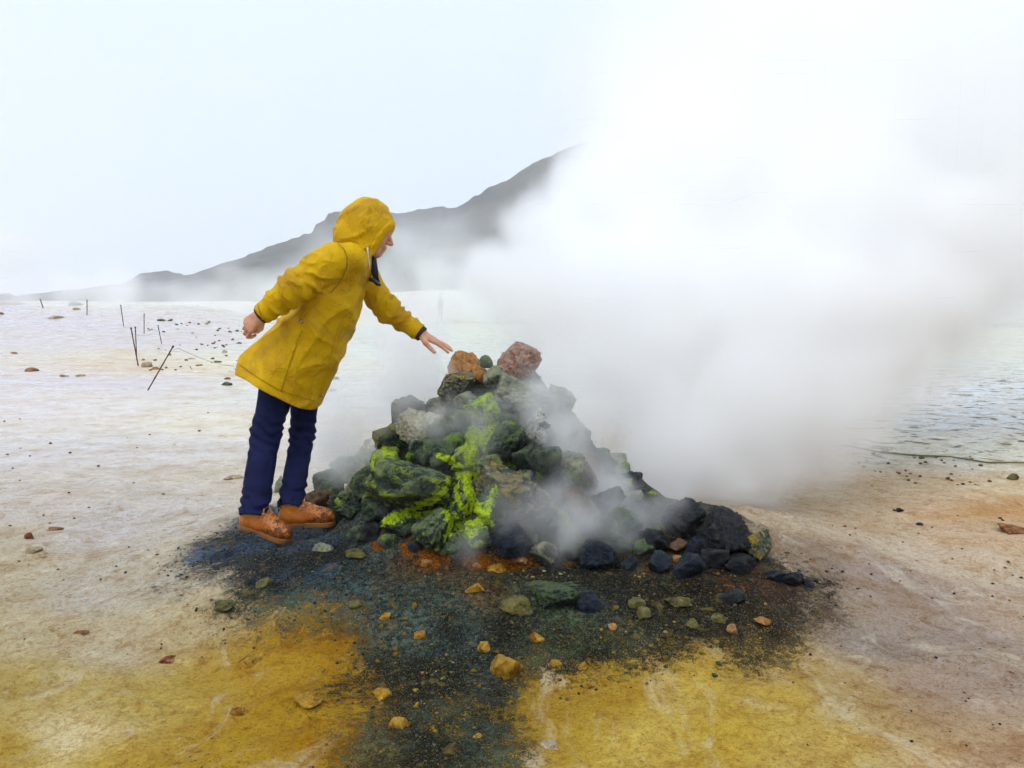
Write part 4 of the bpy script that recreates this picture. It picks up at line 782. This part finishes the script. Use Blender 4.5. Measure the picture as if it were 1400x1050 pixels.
def tube(name, pts, rad, mat, parent, seg=8, caps=True):
    pts = [np.asarray(p, float) for p in pts]; n = len(pts); rad = rad if hasattr(rad, '__len__') else [rad] * n; vs = []; fs = []
    for i, p in enumerate(pts):
        t = nrmz(pts[min(i + 1, n - 1)] - pts[max(i - 1, 0)]); a = np.cross(t, (0.13, .2, 1.0)); a = nrmz(a); b = np.cross(t, a)
        for k in range(seg):
            an = 2 * math.pi * k / seg; vs.append(p + rad[i] * (a * math.cos(an) + b * math.sin(an)))
    for i in range(n - 1):
        for k in range(seg): fs.append((i * seg + k, i * seg + (k + 1) % seg, (i + 1) * seg + (k + 1) % seg, (i + 1) * seg + k))
    vs.append(pts[0]); vs.append(pts[-1])
    if caps:
        for k in range(seg): fs.append((n * seg, (k + 1) % seg, k, k)); fs.append((n * seg + 1, (n - 1) * seg + k, (n - 1) * seg + (k + 1) % seg, (n - 1) * seg + (k + 1) % seg))
    me = bpy.data.meshes.new(name); me.from_pydata([tuple(v) for v in vs], [], [tuple(dict.fromkeys(f)) for f in fs]); me.update()
    me.polygons.foreach_set('use_smooth', np.ones(len(me.polygons), bool)); me.materials.append(mat); return link(name, me, parent)
def plain(name, c, rough=.5, bumps=60, amt=.3, **kw):
    B = NB(name); P = B.coord('Object'); n_ = B.noise(bumps, 4, .6, P)
    return B.bsdf(B.mix(B.ramp(n_, .3, .7), (*[x * .7 for x in c], 1), (*c, 1)), rough, .4, B.bump(n_, amt, .004), **kw)
WHITE = plain('cord_white', (.75, .72, .62)); CUFF = plain('cuff_dark', (.035, .018, .015), .7); BRASS = plain('button_metal', (.45, .40, .30), .3, Metallic=.7)
HAIR = plain('dark_hair', (.016, .018, .045), .45, 220, .8); DARK = plain('toggle_black', (.02, .022, .03), .35)
tube('drawcord', [Q(502.5, 338, -.105), Q(503.0, 348, -.10), Q(504.0, 358, -.092), Q(505, 368, -.085)], .0042, WHITE, jacket)
for (q, R1) in ((WR1, nrmz(WR1 - EL1)), (WR2, nrmz(WR2 - EL2))):
    r_ = .044 if q is WR1 else .041
    tube('cuff', [q - R1 * .03, q - R1 * .004, q + R1 * (.004 if q is WR1 else .016), q + R1 * (.006 if q is WR1 else .018)], [r_, r_, r_ * .98, r_ * .86], CUFF, jacket, 20)
for (px, py) in ((407, 438), (412, 440), (499, 378), (441, 541)):
    c0 = Q(px, py, -.30); dr = nrmz(c0 - np.array([0, 0, CAMZ]))
    # first coat surface on the way from the camera
    dv = jv - np.array([0, 0, CAMZ]); al = dv @ dr; pr = np.linalg.norm(dv - al[:, None] * dr, axis=1); al = al[pr < .012].min() if (pr < .012).any() else 3.8
    c0 = np.array([0, 0, CAMZ]) + dr * (al - .003); tube('button', [c0 - dr * .004, c0, c0 + dr * .006], [.005, .0062, .0062], BRASS, jacket, 10)
def on_coat(px, py):
    dr = nrmz(ray(px, py)); dv = jv - np.array([0, 0, CAMZ]); al = dv @ dr; pr = np.linalg.norm(dv - al[:, None] * dr, axis=1); m = pr < .009
    return np.array([0, 0, CAMZ]) + dr * ((al[m].min() if m.any() else 3.8) - .002)
tube('pocket_welt', [on_coat(420, 424), on_coat(417, 428), on_coat(414, 433), on_coat(411, 437)], .0045, COAT, jacket)
tube('seam', [on_coat(466 - 2 * k, 440 + 8 * k) for k in range(0, 14)], .0022, COAT, jacket, 6)
SEAM = coat_material('coat_stitching', .55)
tube('seam', [on_coat(*p) for p in ((462, 333), (470, 340), (475, 352), (474, 366), (468, 380), (460, 392), (452, 400))], .0022, SEAM, jacket, 6)
tube('seam', [on_coat(327 + 103 * t, 498 + 50 * t + 8 * math.sin(3.14 * t)) for t in np.linspace(0, 1, 24)], .0018, SEAM, jacket, 6)
tube('seam', [on_coat(352 + 6 * t, 415 + 22 * t) for t in np.linspace(0, 1, 8)], .0018, SEAM, jacket, 6)
tube('seam', [on_coat(*p) for p in ((412, 452), (404, 475), (396, 498), (389, 520), (384, 536))], .0018, SEAM, jacket, 6)
# loose dark hair hanging out of the hood, and the toggle of the collar
hr = []
for k in range(26):
    o = np.array([R.uniform(-.010, .012), R.uniform(-.03, .03), 0]); w_ = R.uniform(-.5, 1.0)
    hr.append([Q(507, 346) + o, Q(510 + w_, 357) + o, Q(512 + 2 * w_, 370) + o * .9, Q(514 + 2 * w_, 381) + o * .7, Q(517 + 2.5 * w_, 389 + R.uniform(-4, 2)) + o * .4])
hv = None; hair = tube('hair', [Q(508, 345), Q(510, 357), Q(512, 370), Q(514, 380), Q(517, 387)], [.018, .019, .018, .014, .006], HAIR, person, 12)
for k, st in enumerate(hr): tube('strand', st, [.004, .005, .0045, .003, .001], HAIR, hair, 5)
tube('toggle', [Q(505, 382, -.03), Q(511, 383, -.03), Q(516, 388, -.03), Q(520, 390, -.02)], [.010, .012, .011, .006], DARK, jacket, 10)

# ---- jeans
B = NB('dark_denim'); P = B.coord('Object'); tw = B.noise(420, 2, .6, B.mapv(P, (1, 1, .25))); bl = B.noise(9, 4, .6, P, .6)
c = B.mix(B.ramp(bl, .4, .7, 0, .8), (.005, .007, .034, 1), (.010, .014, .062, 1)); c = B.mix(B.ramp(tw, .35, .65, 0, .35), c, (.020, .026, .09, 1))
DEN = B.bsdf(c, .85, .12, B.bump(B.math('ADD', B.math('MULTIPLY', tw, .15), B.noise(26, 4, .6, P, .8)), .4, .012))
h = .0062; lo, hi = crop([HIP1, HIP2, AN1, AN2, KN1, KN2], .14); G = grid(lo, hi, h)
def leg(HIP, KN, AN, seed, cut):
    e = nrmz(AN - KN); END = AN + e * cut
    c_ = smin(cap(G, HIP, KN, .100 if seed < 5 else .084, .069 if seed < 5 else .059), cap(G, KN, END, .069 if seed < 5 else .059, .066 if seed < 5 else .060), .03)
    tz = G[2] - KN[2]; lz = G[2] - END[2]; nz_ = fold_noise(G, (8, 8, 8), seed)
    c_ = c_ - .0058 * np.sin(tz * 120 + 14 * nz_ + G[0] * 40) * np.exp(-(tz / .085) ** 2) - .0068 * np.sin(lz * 125 + 16 * nz_ + G[0] * 30) * np.exp(-((lz - .06) / .075) ** 2)
    c_ = c_ - .010 * (fold_noise(G, (16, 16, 10), seed + 2) - .5)
    tcut = (G[0] - END[0]) * e[0] + (G[1] - END[1]) * e[1] + (G[2] - END[2]) * e[2]
    return np.maximum(np.maximum(c_, tcut), -cap(G, END - e * .03, END + e * .1, .052, .054))
d = smin(leg(HIP1, KN1, AN1, 2.2, .040), leg(HIP2, KN2, AN2, 7.7, .030), .012)
jeans = link('jeans', mesh_np('jeans', *surface_nets(d, lo, h), DEN), person)

# ---- boots
B = NB('tan_leather'); P = B.coord('Object'); sp = B.noise(60, 4, .65, P, .4); mu = B.noise(42, 6, .75, P, .8); sx = B.n('ShaderNodeSeparateXYZ'); B.t.links.new(P, sx.inputs[0])
c = B.mix(B.ramp(B.noise(14, 3, .6, P), .35, .7), (.50, .150, .006, 1), (.34, .080, .004, 1))
mud_ = B.ramp(B.math('ADD', mu, B.math('MULTIPLY', B.ramp(sx.outputs[0], .05, .30), .16)), .58, .66)
c = B.mix(mud_, c, B.mix(sp, (.025, .009, .003, 1), (.15, .04, .006, 1))); LEA = B.bsdf(c, B.ramp(mu, .4, .7, .30, .55), .5, B.bump(B.math('ADD', B.math('MULTIPLY', sp, .3), mu), .5, .006))
SOLE = plain('sole_rubber', (.24, .09, .018), .6, 90); LACE = plain('lace', (.42, .17, .03), .7, 200)
h = .0042; G = grid((-.075, -.085, -.02), (.345, .085, .22), h); zz = (0, 0, 1); yy_ = (0, 1, 0)
d = cap(G, (.215, 0, .052), (.12, 0, .055), .050, .046, (zz, 1.12)); d = smin(d, cap(G, (.245, .0, .050), (.255, 0, .050), .044, .040, (zz, 1.05)), .02)
d = smin(d, cap(G, (.035, 0, .055), (.10, 0, .055), .043, .045), .03); d = smin(d, cap(G, (.045, 0, .06), (.048, 0, .155), .050, .055, (yy_, 1.12)), .03)
d = smin(d, cap(G, (.20, 0, .062), (.085, 0, .125), .036, .040, (yy_, .85)), .03)
seamx = np.abs(G[0] - .115 - .25 * (G[2] - .06)); d = d - .0022 * np.exp(-(np.abs(G[0] - .215 + .0 * G[2]) / .006) ** 2) - .0018 * (np.abs(G[2] - .145) < .012)
d = d - .004 * (fbm(G[0] * 40, G[1] * 40, G[2] * 40, 3) - .5)
d = np.maximum(d, .022 - G[2]); topz = .128; d = np.maximum(d, G[2] - topz); d = np.maximum(d, -np.maximum(cap(G, (.046, 0, .09), (.048, 0, .25), .044, .048, (yy_, 1.12)), .08 - G[2]))
upper = mesh_np('upper', *surface_nets(d, (-.075, -.085, -.02), h), LEA)
o2 = np.minimum(cap((G[0], G[1], 0 * G[2]), (.04, 0, 0), (.12, .0, 0), .047, .042), cap((G[0], G[1], 0 * G[2]), (.12, 0, 0), (.235, 0, 0), .042, .056))
d = np.maximum(o2, np.abs(G[2] - .0135) - .0135); arch = np.maximum(np.abs(G[0] - .108) - .022, G[2] - .012); d = np.maximum(d, -arch)
d = np.maximum(d, -(np.maximum(np.abs(np.sin(G[0] * 200)) * .01 - .004, G[2] - .005)))
solem = mesh_np('sole', *surface_nets(d, (-.075, -.085, -.02), h), SOLE)
def build_boot(M, label):
    b = link('boot', upper, person); b.matrix_world = Matrix(M.tolist()) @ Matrix.Scale(.9, 4); tag(b, label)
    so = link('sole', solem, b)
    for s in (-1, 1):
        for k in range(3):
            x = .168 - .022 * k; z = .095 + .0145 * k; c0 = np.array([x, s * (.034 + .003 * k), z])
            tube('eyelet', [c0 + (0, s * .002, 0), c0 + (0, s * .0055, .002), c0 + (0, s * .0065, .002)], [.0062, .0058, .003], BRASS, b, 10)
    for k in range(3):
        x = .168 - .022 * k; z = .095 + .0145 * k; y = .035 + .003 * k
        tube('lace', [(x, -y, z + .002), (x - .006, -y * .5, z + .017), (x - .012, 0, z + .022), (x - .018, y * .5, z + .026), (x - .02, y, z + .016)], .0032, LACE, b, 6)
    for s in (-1, 1): tube('lace', [(.115, 0, .142), (.122, s * .03, .150), (.135, s * .05, .138), (.142, s * .056, .118)], .003, LACE, b, 6)
    return b
build_boot(BF1, 'tan boot with its heel raised'); build_boot(BF2, 'tan boot standing flat with a muddy toe cap')
# ------------------------------------------------------------------ stakes, ropes, a distant walker
STEEL = plain('rusty_rebar', (.085, .045, .028), .75, 120, .5); ROPE = plain('weathered_rope', (.20, .18, .09), .85, 150, .6); LINE = plain('thin_line', (.30, .29, .26), .8)
def stake(base, top, r, label):
    P = hit(*base); Y = P[1]; T_ = at(top[0], top[1], Y + .02); n_ = 9
    pts = [P + (T_ - P) * t for t in np.linspace(-.12, 1, n_)]; o = empty('marker_stake', tuple(P)); tag(o, label, 'stake', 'rebar stakes of the cordon')
    k = [tuple(np.array(p) - P) for p in pts]; tube('rod', k, [r * (1 + .12 * ((i % 2) * 2 - 1)) for i in range(n_)], STEEL, o, 7)
    tube('cap', [np.array(k[-1]) - (np.array(k[-1]) - np.array(k[-2])) * .25, k[-1], np.array(k[-1]) + np.array((0, 0, .006))], [r * 1.5, r * 1.7, r * 1.1], STEEL, o, 8)
    return T_
TB = stake((202, 534), (237, 473), .010, 'strongly leaning rusty stake with a line tied to its head')
TA = stake((189, 500), (179, 448), .012, 'rusty stake leaning away from the leaning pair beside the tan pyramid stone')
stake((187, 492), (185, 447), .011, 'upright rusty stake crossing behind the stake by the tan pyramid stone')
TC = stake((221, 470), (216, 445), .012, 'short rusty stake behind the strongly leaning one')
TD = stake((197, 456), (197, 429), .014, 'upright thin stake behind the crossing pair')
stake((169, 446), (165, 417), .016, 'thin far stake with a slight lean on the ochre flats')
stake((119, 431), (119, 410), .018, 'thin far stake before the pale green bank')
stake((59, 421), (55, 409), .020, 'far tilted stake by the red earth bank')
E = hit(322, 503); sag = [TB + (E + np.array([0, 0, .02]) - TB) * t - np.array([0, 0, .05 * math.sin(math.pi * t)]) for t in np.linspace(0.06, 1, 10)]
tag(tube('cordon_line', [TB - np.array([0, 0, .06])] + sag, .0035, LINE, None, 6), 'thin pale line running from the leaning stake down to the flats', 'line')
tag(tube('cordon_line', [TA - np.array([0, 0, .12])] + [TA + (TC - TA) * t - np.array([0, 0, .12 + .10 * math.sin(math.pi * t)]) for t in np.linspace(.1, 1, 8)], .003, LINE, None, 6), 'thin line sagging between two rusty stakes', 'line')
pts = []
for px, py in ((1080, 606), (1120, 611), (1160, 614), (1205, 620), (1250, 624.5), (1300, 629), (1350, 633), (1400, 637), (1470, 643), (1560, 652)):
    P = hit(px, py); pts.append((P[0], P[1], height(P[:1], P[1:2])[0] + .016 + .012 * math.sin(px * .05)))
pts = [np.array(p) for p in pts]; fine_ = []
for a, b in zip(pts[:-1], pts[1:]):
    for t in np.linspace(0, 1, 6)[:-1]: fine_.append(a + (b - a) * t)
tag(tube('ground_rope', fine_, [.0070 * (1 + .1 * math.sin(i * 1.7)) for i in range(len(fine_))], ROPE, None, 7), 'long weathered rope stretched along the edge of the tan mud', 'rope')
# a walker far off in the steam
WY = 66.0; WP = np.array([(603 - 700) / FPX * WY / .994, WY, 0.0]); WP[2] = height(WP[:1], WP[1:2])[0]
G = grid((-.45, -.35, -.05), (.45, .35, 1.80), .022); bd = cap(G, (0, 0, .95), (0, 0, 1.36), .15, .17, ((0, 1, 0), 1.3)); bd = smin(bd, cap(G, (0, 0, 1.45), (0, .0, 1.58), .06, .06), .05); bd = smin(bd, ell(G, (0, 0, 1.64), np.eye(3), (.085, .10, .115)), .03)
for s in (-1, 1):
    bd = smin(bd, cap(G, (s * .17, 0, 1.38), (s * .22, .03, 1.10), .06, .05), .05); bd = smin(bd, cap(G, (s * .22, .03, 1.10), (s * .20, -.06, .84), .048, .036), .03)
    bd = smin(bd, cap(G, (s * .09, 0, .92), (s * .11, -.05 * s, .50), .088, .06), .04); bd = smin(bd, cap(G, (s * .11, -.05 * s, .50), (s * .12, .08 * s, .07), .056, .045), .03); bd = smin(bd, cap(G, (s * .12, .08 * s, .05), (s * .12, .08 * s - .12, .035), .045, .035), .03)
wk = link('person', mesh_np('person', *surface_nets(bd, (-.45, -.35, -.05), .022), plain('walker_grey', (.10, .11, .13), .8)), None); wk.location = tuple(WP); tag(wk, 'faint grey walker standing far off in the steam', 'person')
# ------------------------------------------------------------------ steam
def steam_material(name, aniso=.15, color=(1.0, 1.0, 1.0, 1)):
    B = NB(name); v = B.n('ShaderNodeVolumePrincipled'); v.inputs['Color'].default_value = color
    v.inputs['Density'].default_value = 1.0; v.inputs['Anisotropy'].default_value = aniso
    B.t.links.new(v.outputs[0], B.out.inputs['Volume']); return B.m
def steam_object(name, lo, hi, vox, field, mat):
    lo = np.array(lo, float); hi = np.array(hi, float); res = np.maximum(np.ceil((hi - lo) / vox).astype(int) + 1, 3)
    ax = [np.linspace(lo[i], hi[i], res[i]).astype(f32) for i in range(3)]
    X, Y, Z = np.meshgrid(*ax, indexing='ij')
    D = field(X, Y, Z).astype(f32)
    for i, A_ in enumerate((X, Y, Z)):      # thinning out towards the edges of the grid
        t_ = (A_ - lo[i]) / (hi[i] - lo[i]); D *= sstep(0, .10, 1 - t_) * (sstep(0, .05, t_) if i < 2 else 1)
    for i in range(3):                      # nothing reaches a face of the grid
        s = [slice(None)] * 3; s[i] = 0; D[tuple(s)] = 0; s[i] = -1; D[tuple(s)] = 0
    me = bpy.data.meshes.new(name); N = D.size; me.vertices.add(N)
    me.vertices.foreach_set('co', np.stack([X, Y, Z], -1).reshape(-1)); 
    a = me.attributes.new('fog', 'FLOAT', 'POINT'); a.data.foreach_set('value', D.ravel())
    me.materials.append(mat)
    o = link(name, me); md = o.modifiers.new('fog', 'NODES')
    g = bpy.data.node_groups.new(name + '_fog', 'GeometryNodeTree')
    g.interface.new_socket('Geometry', in_out='INPUT', socket_type='NodeSocketGeometry'); g.interface.new_socket('Geometry', in_out='OUTPUT', socket_type='NodeSocketGeometry')
    n = g.nodes.new; L = g.links.new
    gi = n('NodeGroupInput'); go = n('NodeGroupOutput'); vc = n('GeometryNodeVolumeCube'); sm = n('GeometryNodeSetMaterial'); sm.inputs['Material'].default_value = mat
    si = n('GeometryNodeSampleIndex'); si.data_type = 'FLOAT'; si.domain = 'POINT'; na = n('GeometryNodeInputNamedAttribute'); na.data_type = 'FLOAT'; na.inputs['Name'].default_value = 'fog'
    po = n('GeometryNodeInputPosition'); sx = n('ShaderNodeSeparateXYZ'); L(po.outputs[0], sx.inputs[0])
    idx = []
    for i in range(3):
        m1 = n('ShaderNodeMath'); m1.operation = 'SUBTRACT'; L(sx.outputs[i], m1.inputs[0]); m1.inputs[1].default_value = lo[i]
        m2 = n('ShaderNodeMath'); m2.operation = 'MULTIPLY'; L(m1.outputs[0], m2.inputs[0]); m2.inputs[1].default_value = (res[i] - 1) / (hi[i] - lo[i])
        fi = n('FunctionNodeFloatToInt'); fi.rounding_mode = 'ROUND'; L(m2.outputs[0], fi.inputs[0]); idx.append(fi.outputs[0])
    def im(op, a_, b_):
        k = n('FunctionNodeIntegerMath'); k.operation = op; L(a_, k.inputs[0])
        if isinstance(b_, int): k.inputs[1].default_value = b_
        else: L(b_, k.inputs[1])
        return k.outputs[0]
    ix = im('ADD', im('MULTIPLY', im('ADD', im('MULTIPLY', idx[0], int(res[1])), idx[1]), int(res[2])), idx[2])
    L(gi.outputs[0], si.inputs['Geometry']); L(na.outputs[0], si.inputs['Value']); L(ix, si.inputs['Index'])
    L(si.outputs[0], vc.inputs['Density']); vc.inputs['Background'].default_value = 0
    vc.inputs['Min'].default_value = lo; vc.inputs['Max'].default_value = hi
    for i, k in enumerate('XYZ'): vc.inputs['Resolution ' + k].default_value = int(res[i])
    L(vc.outputs[0], sm.inputs[0]); L(sm.outputs[0], go.inputs[0]); md.node_group = g
    return o
def puffs(X, Y, Z, blobs):
    b = np.zeros(X.shape, f32)
    for (px, py, Yd, rpx, *wt) in blobs:
        c = at(px, py, Yd); r = rpx / FPX * Yd; wgt = wt[0] if wt else 1.0; sq = wt[1] if len(wt) > 1 else 1.0
        d = np.sqrt((X - c[0]) ** 2 + ((Y - c[1]) / sq) ** 2 + (Z - c[2]) ** 2) / r
        b = np.maximum(b, wgt * np.clip(1.25 - d, 0, 1.0))
    return b
PLUME = [(1040, 600, 4.95, 90, .7), (1110, 560, 5.2, 100, .7), (835, 655, 4.45, 60), (880, 625, 4.6, 85), (800, 600, 4.75, 70), (940, 610, 4.7, 110), (1000, 560, 4.9, 140), (1080, 500, 5.2, 160), (1150, 440, 5.5, 170), (880, 520, 5.0, 140),
         (960, 420, 5.5, 190), (860, 400, 5.4, 170), (775, 440, 5.4, 95), (735, 395, 5.5, 85), (680, 375, 5.6, 55), (760, 320, 5.7, 90), (840, 270, 5.8, 110), (930, 240, 6, 170),
         (1080, 300, 6.2, 230), (1200, 350, 6.6, 190), (1000, 120, 6.6, 240, .8), (1160, 130, 7, 280, .75), (1300, 220, 7.2, 240, .7), (1380, 100, 7.4, 260, .6), (900, 90, 6.8, 200, .55), (1330, 330, 7.2, 130, .55)]
def plume_field(X, Y, Z):
    b = puffs(X, Y, Z, PLUME)
    n = fbm(X * 2.1 + 3, Y * 2.1, Z * 2.1 - 2, 5, .58)
    am = 2.6 - 1.6 * sstep(1.7, 3.2, Z); d = np.clip((b * 1.25 - .30 + (n - .5) * am) * 1.2, 0, 1) * (1 - .45 * sstep(1.8, 3.4, Z))
    d = np.where(b > 0, d, 0)
    return 5.4 * d * np.clip(b * 2.2, 0, 1)
WISPS = [(665, 552, 3.98, 46, .75), (640, 560, 3.95, 40, .6), (700, 530, 4.0, 45, .7), (590, 575, 3.95, 36, .55), (765, 590, 3.95, 42, .9), (775, 640, 3.85, 45, 1.0), (765, 690, 3.75, 42, .85), (800, 610, 3.9, 60, .8), (830, 680, 3.8, 45, .8),
         (740, 545, 4.0, 50, .8), (790, 730, 3.5, 40, .6), (730, 710, 3.55, 40, .5), (690, 735, 3.45, 30, .45), (655, 740, 3.45, 30, .4), (880, 700, 3.75, 45, .7), (920, 680, 3.85, 50, .8), (480, 600, 4.3, 40, .45), (520, 590, 4.2, 36, .5), (560, 560, 4.2, 50, .4),
         (500, 560, 4.7, 70, .45), (560, 500, 4.8, 80, .5), (600, 480, 4.7, 60, .5), (650, 640, 3.75, 36, .35), (605, 640, 3.75, 30, .3), (680, 690, 3.6, 30, .4), (690, 470, 4.5, 50, .6), (760, 500, 4.5, 50, .8), (440, 580, 5.2, 80, .4), (850, 730, 3.55, 40, .4)]
def wisp_field(X, Y, Z):
    b = puffs(X, Y, Z, [(a[0], a[1], a[2] - (.12 if a[2] < 4.2 else 0), a[3] * 1.35, *a[4:]) for a in WISPS])
    wq = fbm(X * 3, Y * 3, Z * 3 + 2, 2) * 1.2; n = fbm(X * 4.6 - Z * 1.5 + wq, Y * 5 + wq, Z * 3.6 + X * 1.5 + 7, 5, .6)
    d = np.clip(b * .75 - .17 + (n - .5) * 2.6, 0, 1)
    hp = at(634, 492, 3.8); d = d * np.clip((np.sqrt((X - hp[0]) ** 2 + (Z - hp[2]) ** 2) - .13) / .12, 0, 1)       # the wind keeps the top stone clear
    return 11.0 * d * np.clip(b * 2, 0, 1)
FAR = [(-60, 402, 75, 40), (20, 400, 75, 36), (90, 400, 70, 36), (600, 418, 45, 30, .8), (640, 400, 48, 40, .9), (160, 400, 62, 40), (480, 395, 50, 40), (-30, 340, 90, 70, .45), (170, 408, 60, 44, .62), (215, 408, 62, 46, .62), (260, 408, 60, 46, .62), (305, 407, 58, 48, .62), (350, 406, 55, 50, .64), (395, 404, 53, 52, .64), (430, 402, 50, 54, .66), (475, 400, 50, 56, .66), (520, 396, 50, 60, .7), (600, 390, 46, 45), (560, 350, 50, 60, .42), (450, 355, 55, 50, .36), (120, 398, 65, 30, .8), (40, 400, 70, 30, .6), (30, 335, 90, 50, .5), (680, 400, 46, 70), (300, 372, 60, 40, .36), (620, 330, 52, 50, .4),
       (1200, 400, 40, 90, .8), (1320, 390, 40, 90, .8), (1100, 380, 40, 90, .8), (1400, 400, 42, 60, .7)]
def far_field(X, Y, Z):
    b = puffs(X, Y, Z, FAR); n = fbm(X * .30, Y * .22, Z * .5, 5, .6)
    return .75 * np.clip(b * 1.1 - .15 + (n - .5) * 1.6, 0, 1) * np.clip(b * 2, 0, 1)
sm_ = steam_material('steam_vapour')
tag(steam_object('steam', (-.6, 4.15, .02), (6.2, 9.2, 5.0), .033, plume_field, sm_), 'dense white steam plume blowing off the rock heap', kind='stuff')
tag(steam_object('thin_steam', (-1.6, 3.0, .1), (1.4, 5.3, 1.7), .026, wisp_field, steam_material('thin_vapour', .2)), 'thin wisps of steam curling between the heaped rocks', kind='stuff')
tag(steam_object('distant_steam', (-70, 34, -1), (34, 100, 14), .75, far_field, sm_), 'low bank of steam drifting below the mountain', kind='stuff')

# ------------------------------------------------------------------ moist air over the whole valley
bm = bmesh.new(); bmesh.ops.create_cube(bm, size=1.0)
hx0, hx1, hy0, hy1, hz0, hz1 = -1450, 1450, -62, 1540, -6, 260
for v in bm.verts: v.co = (hx0 if v.co.x < 0 else hx1, hy0 if v.co.y < 0 else hy1, hz0 if v.co.z < 0 else hz1)
me = bpy.data.meshes.new('haze'); bm.to_mesh(me); bm.free()
B = NB('moist_air'); v = B.n('ShaderNodeVolumePrincipled'); v.inputs['Color'].default_value = (.96, .98, 1, 1)
v.inputs['Density'].default_value = .0008; v.inputs['Anisotropy'].default_value = .2; B.t.links.new(v.outputs[0], B.out.inputs['Volume'])
me.materials.append(B.m); tag(link('haze', me), 'pale moist air over the valley', kind='stuff')
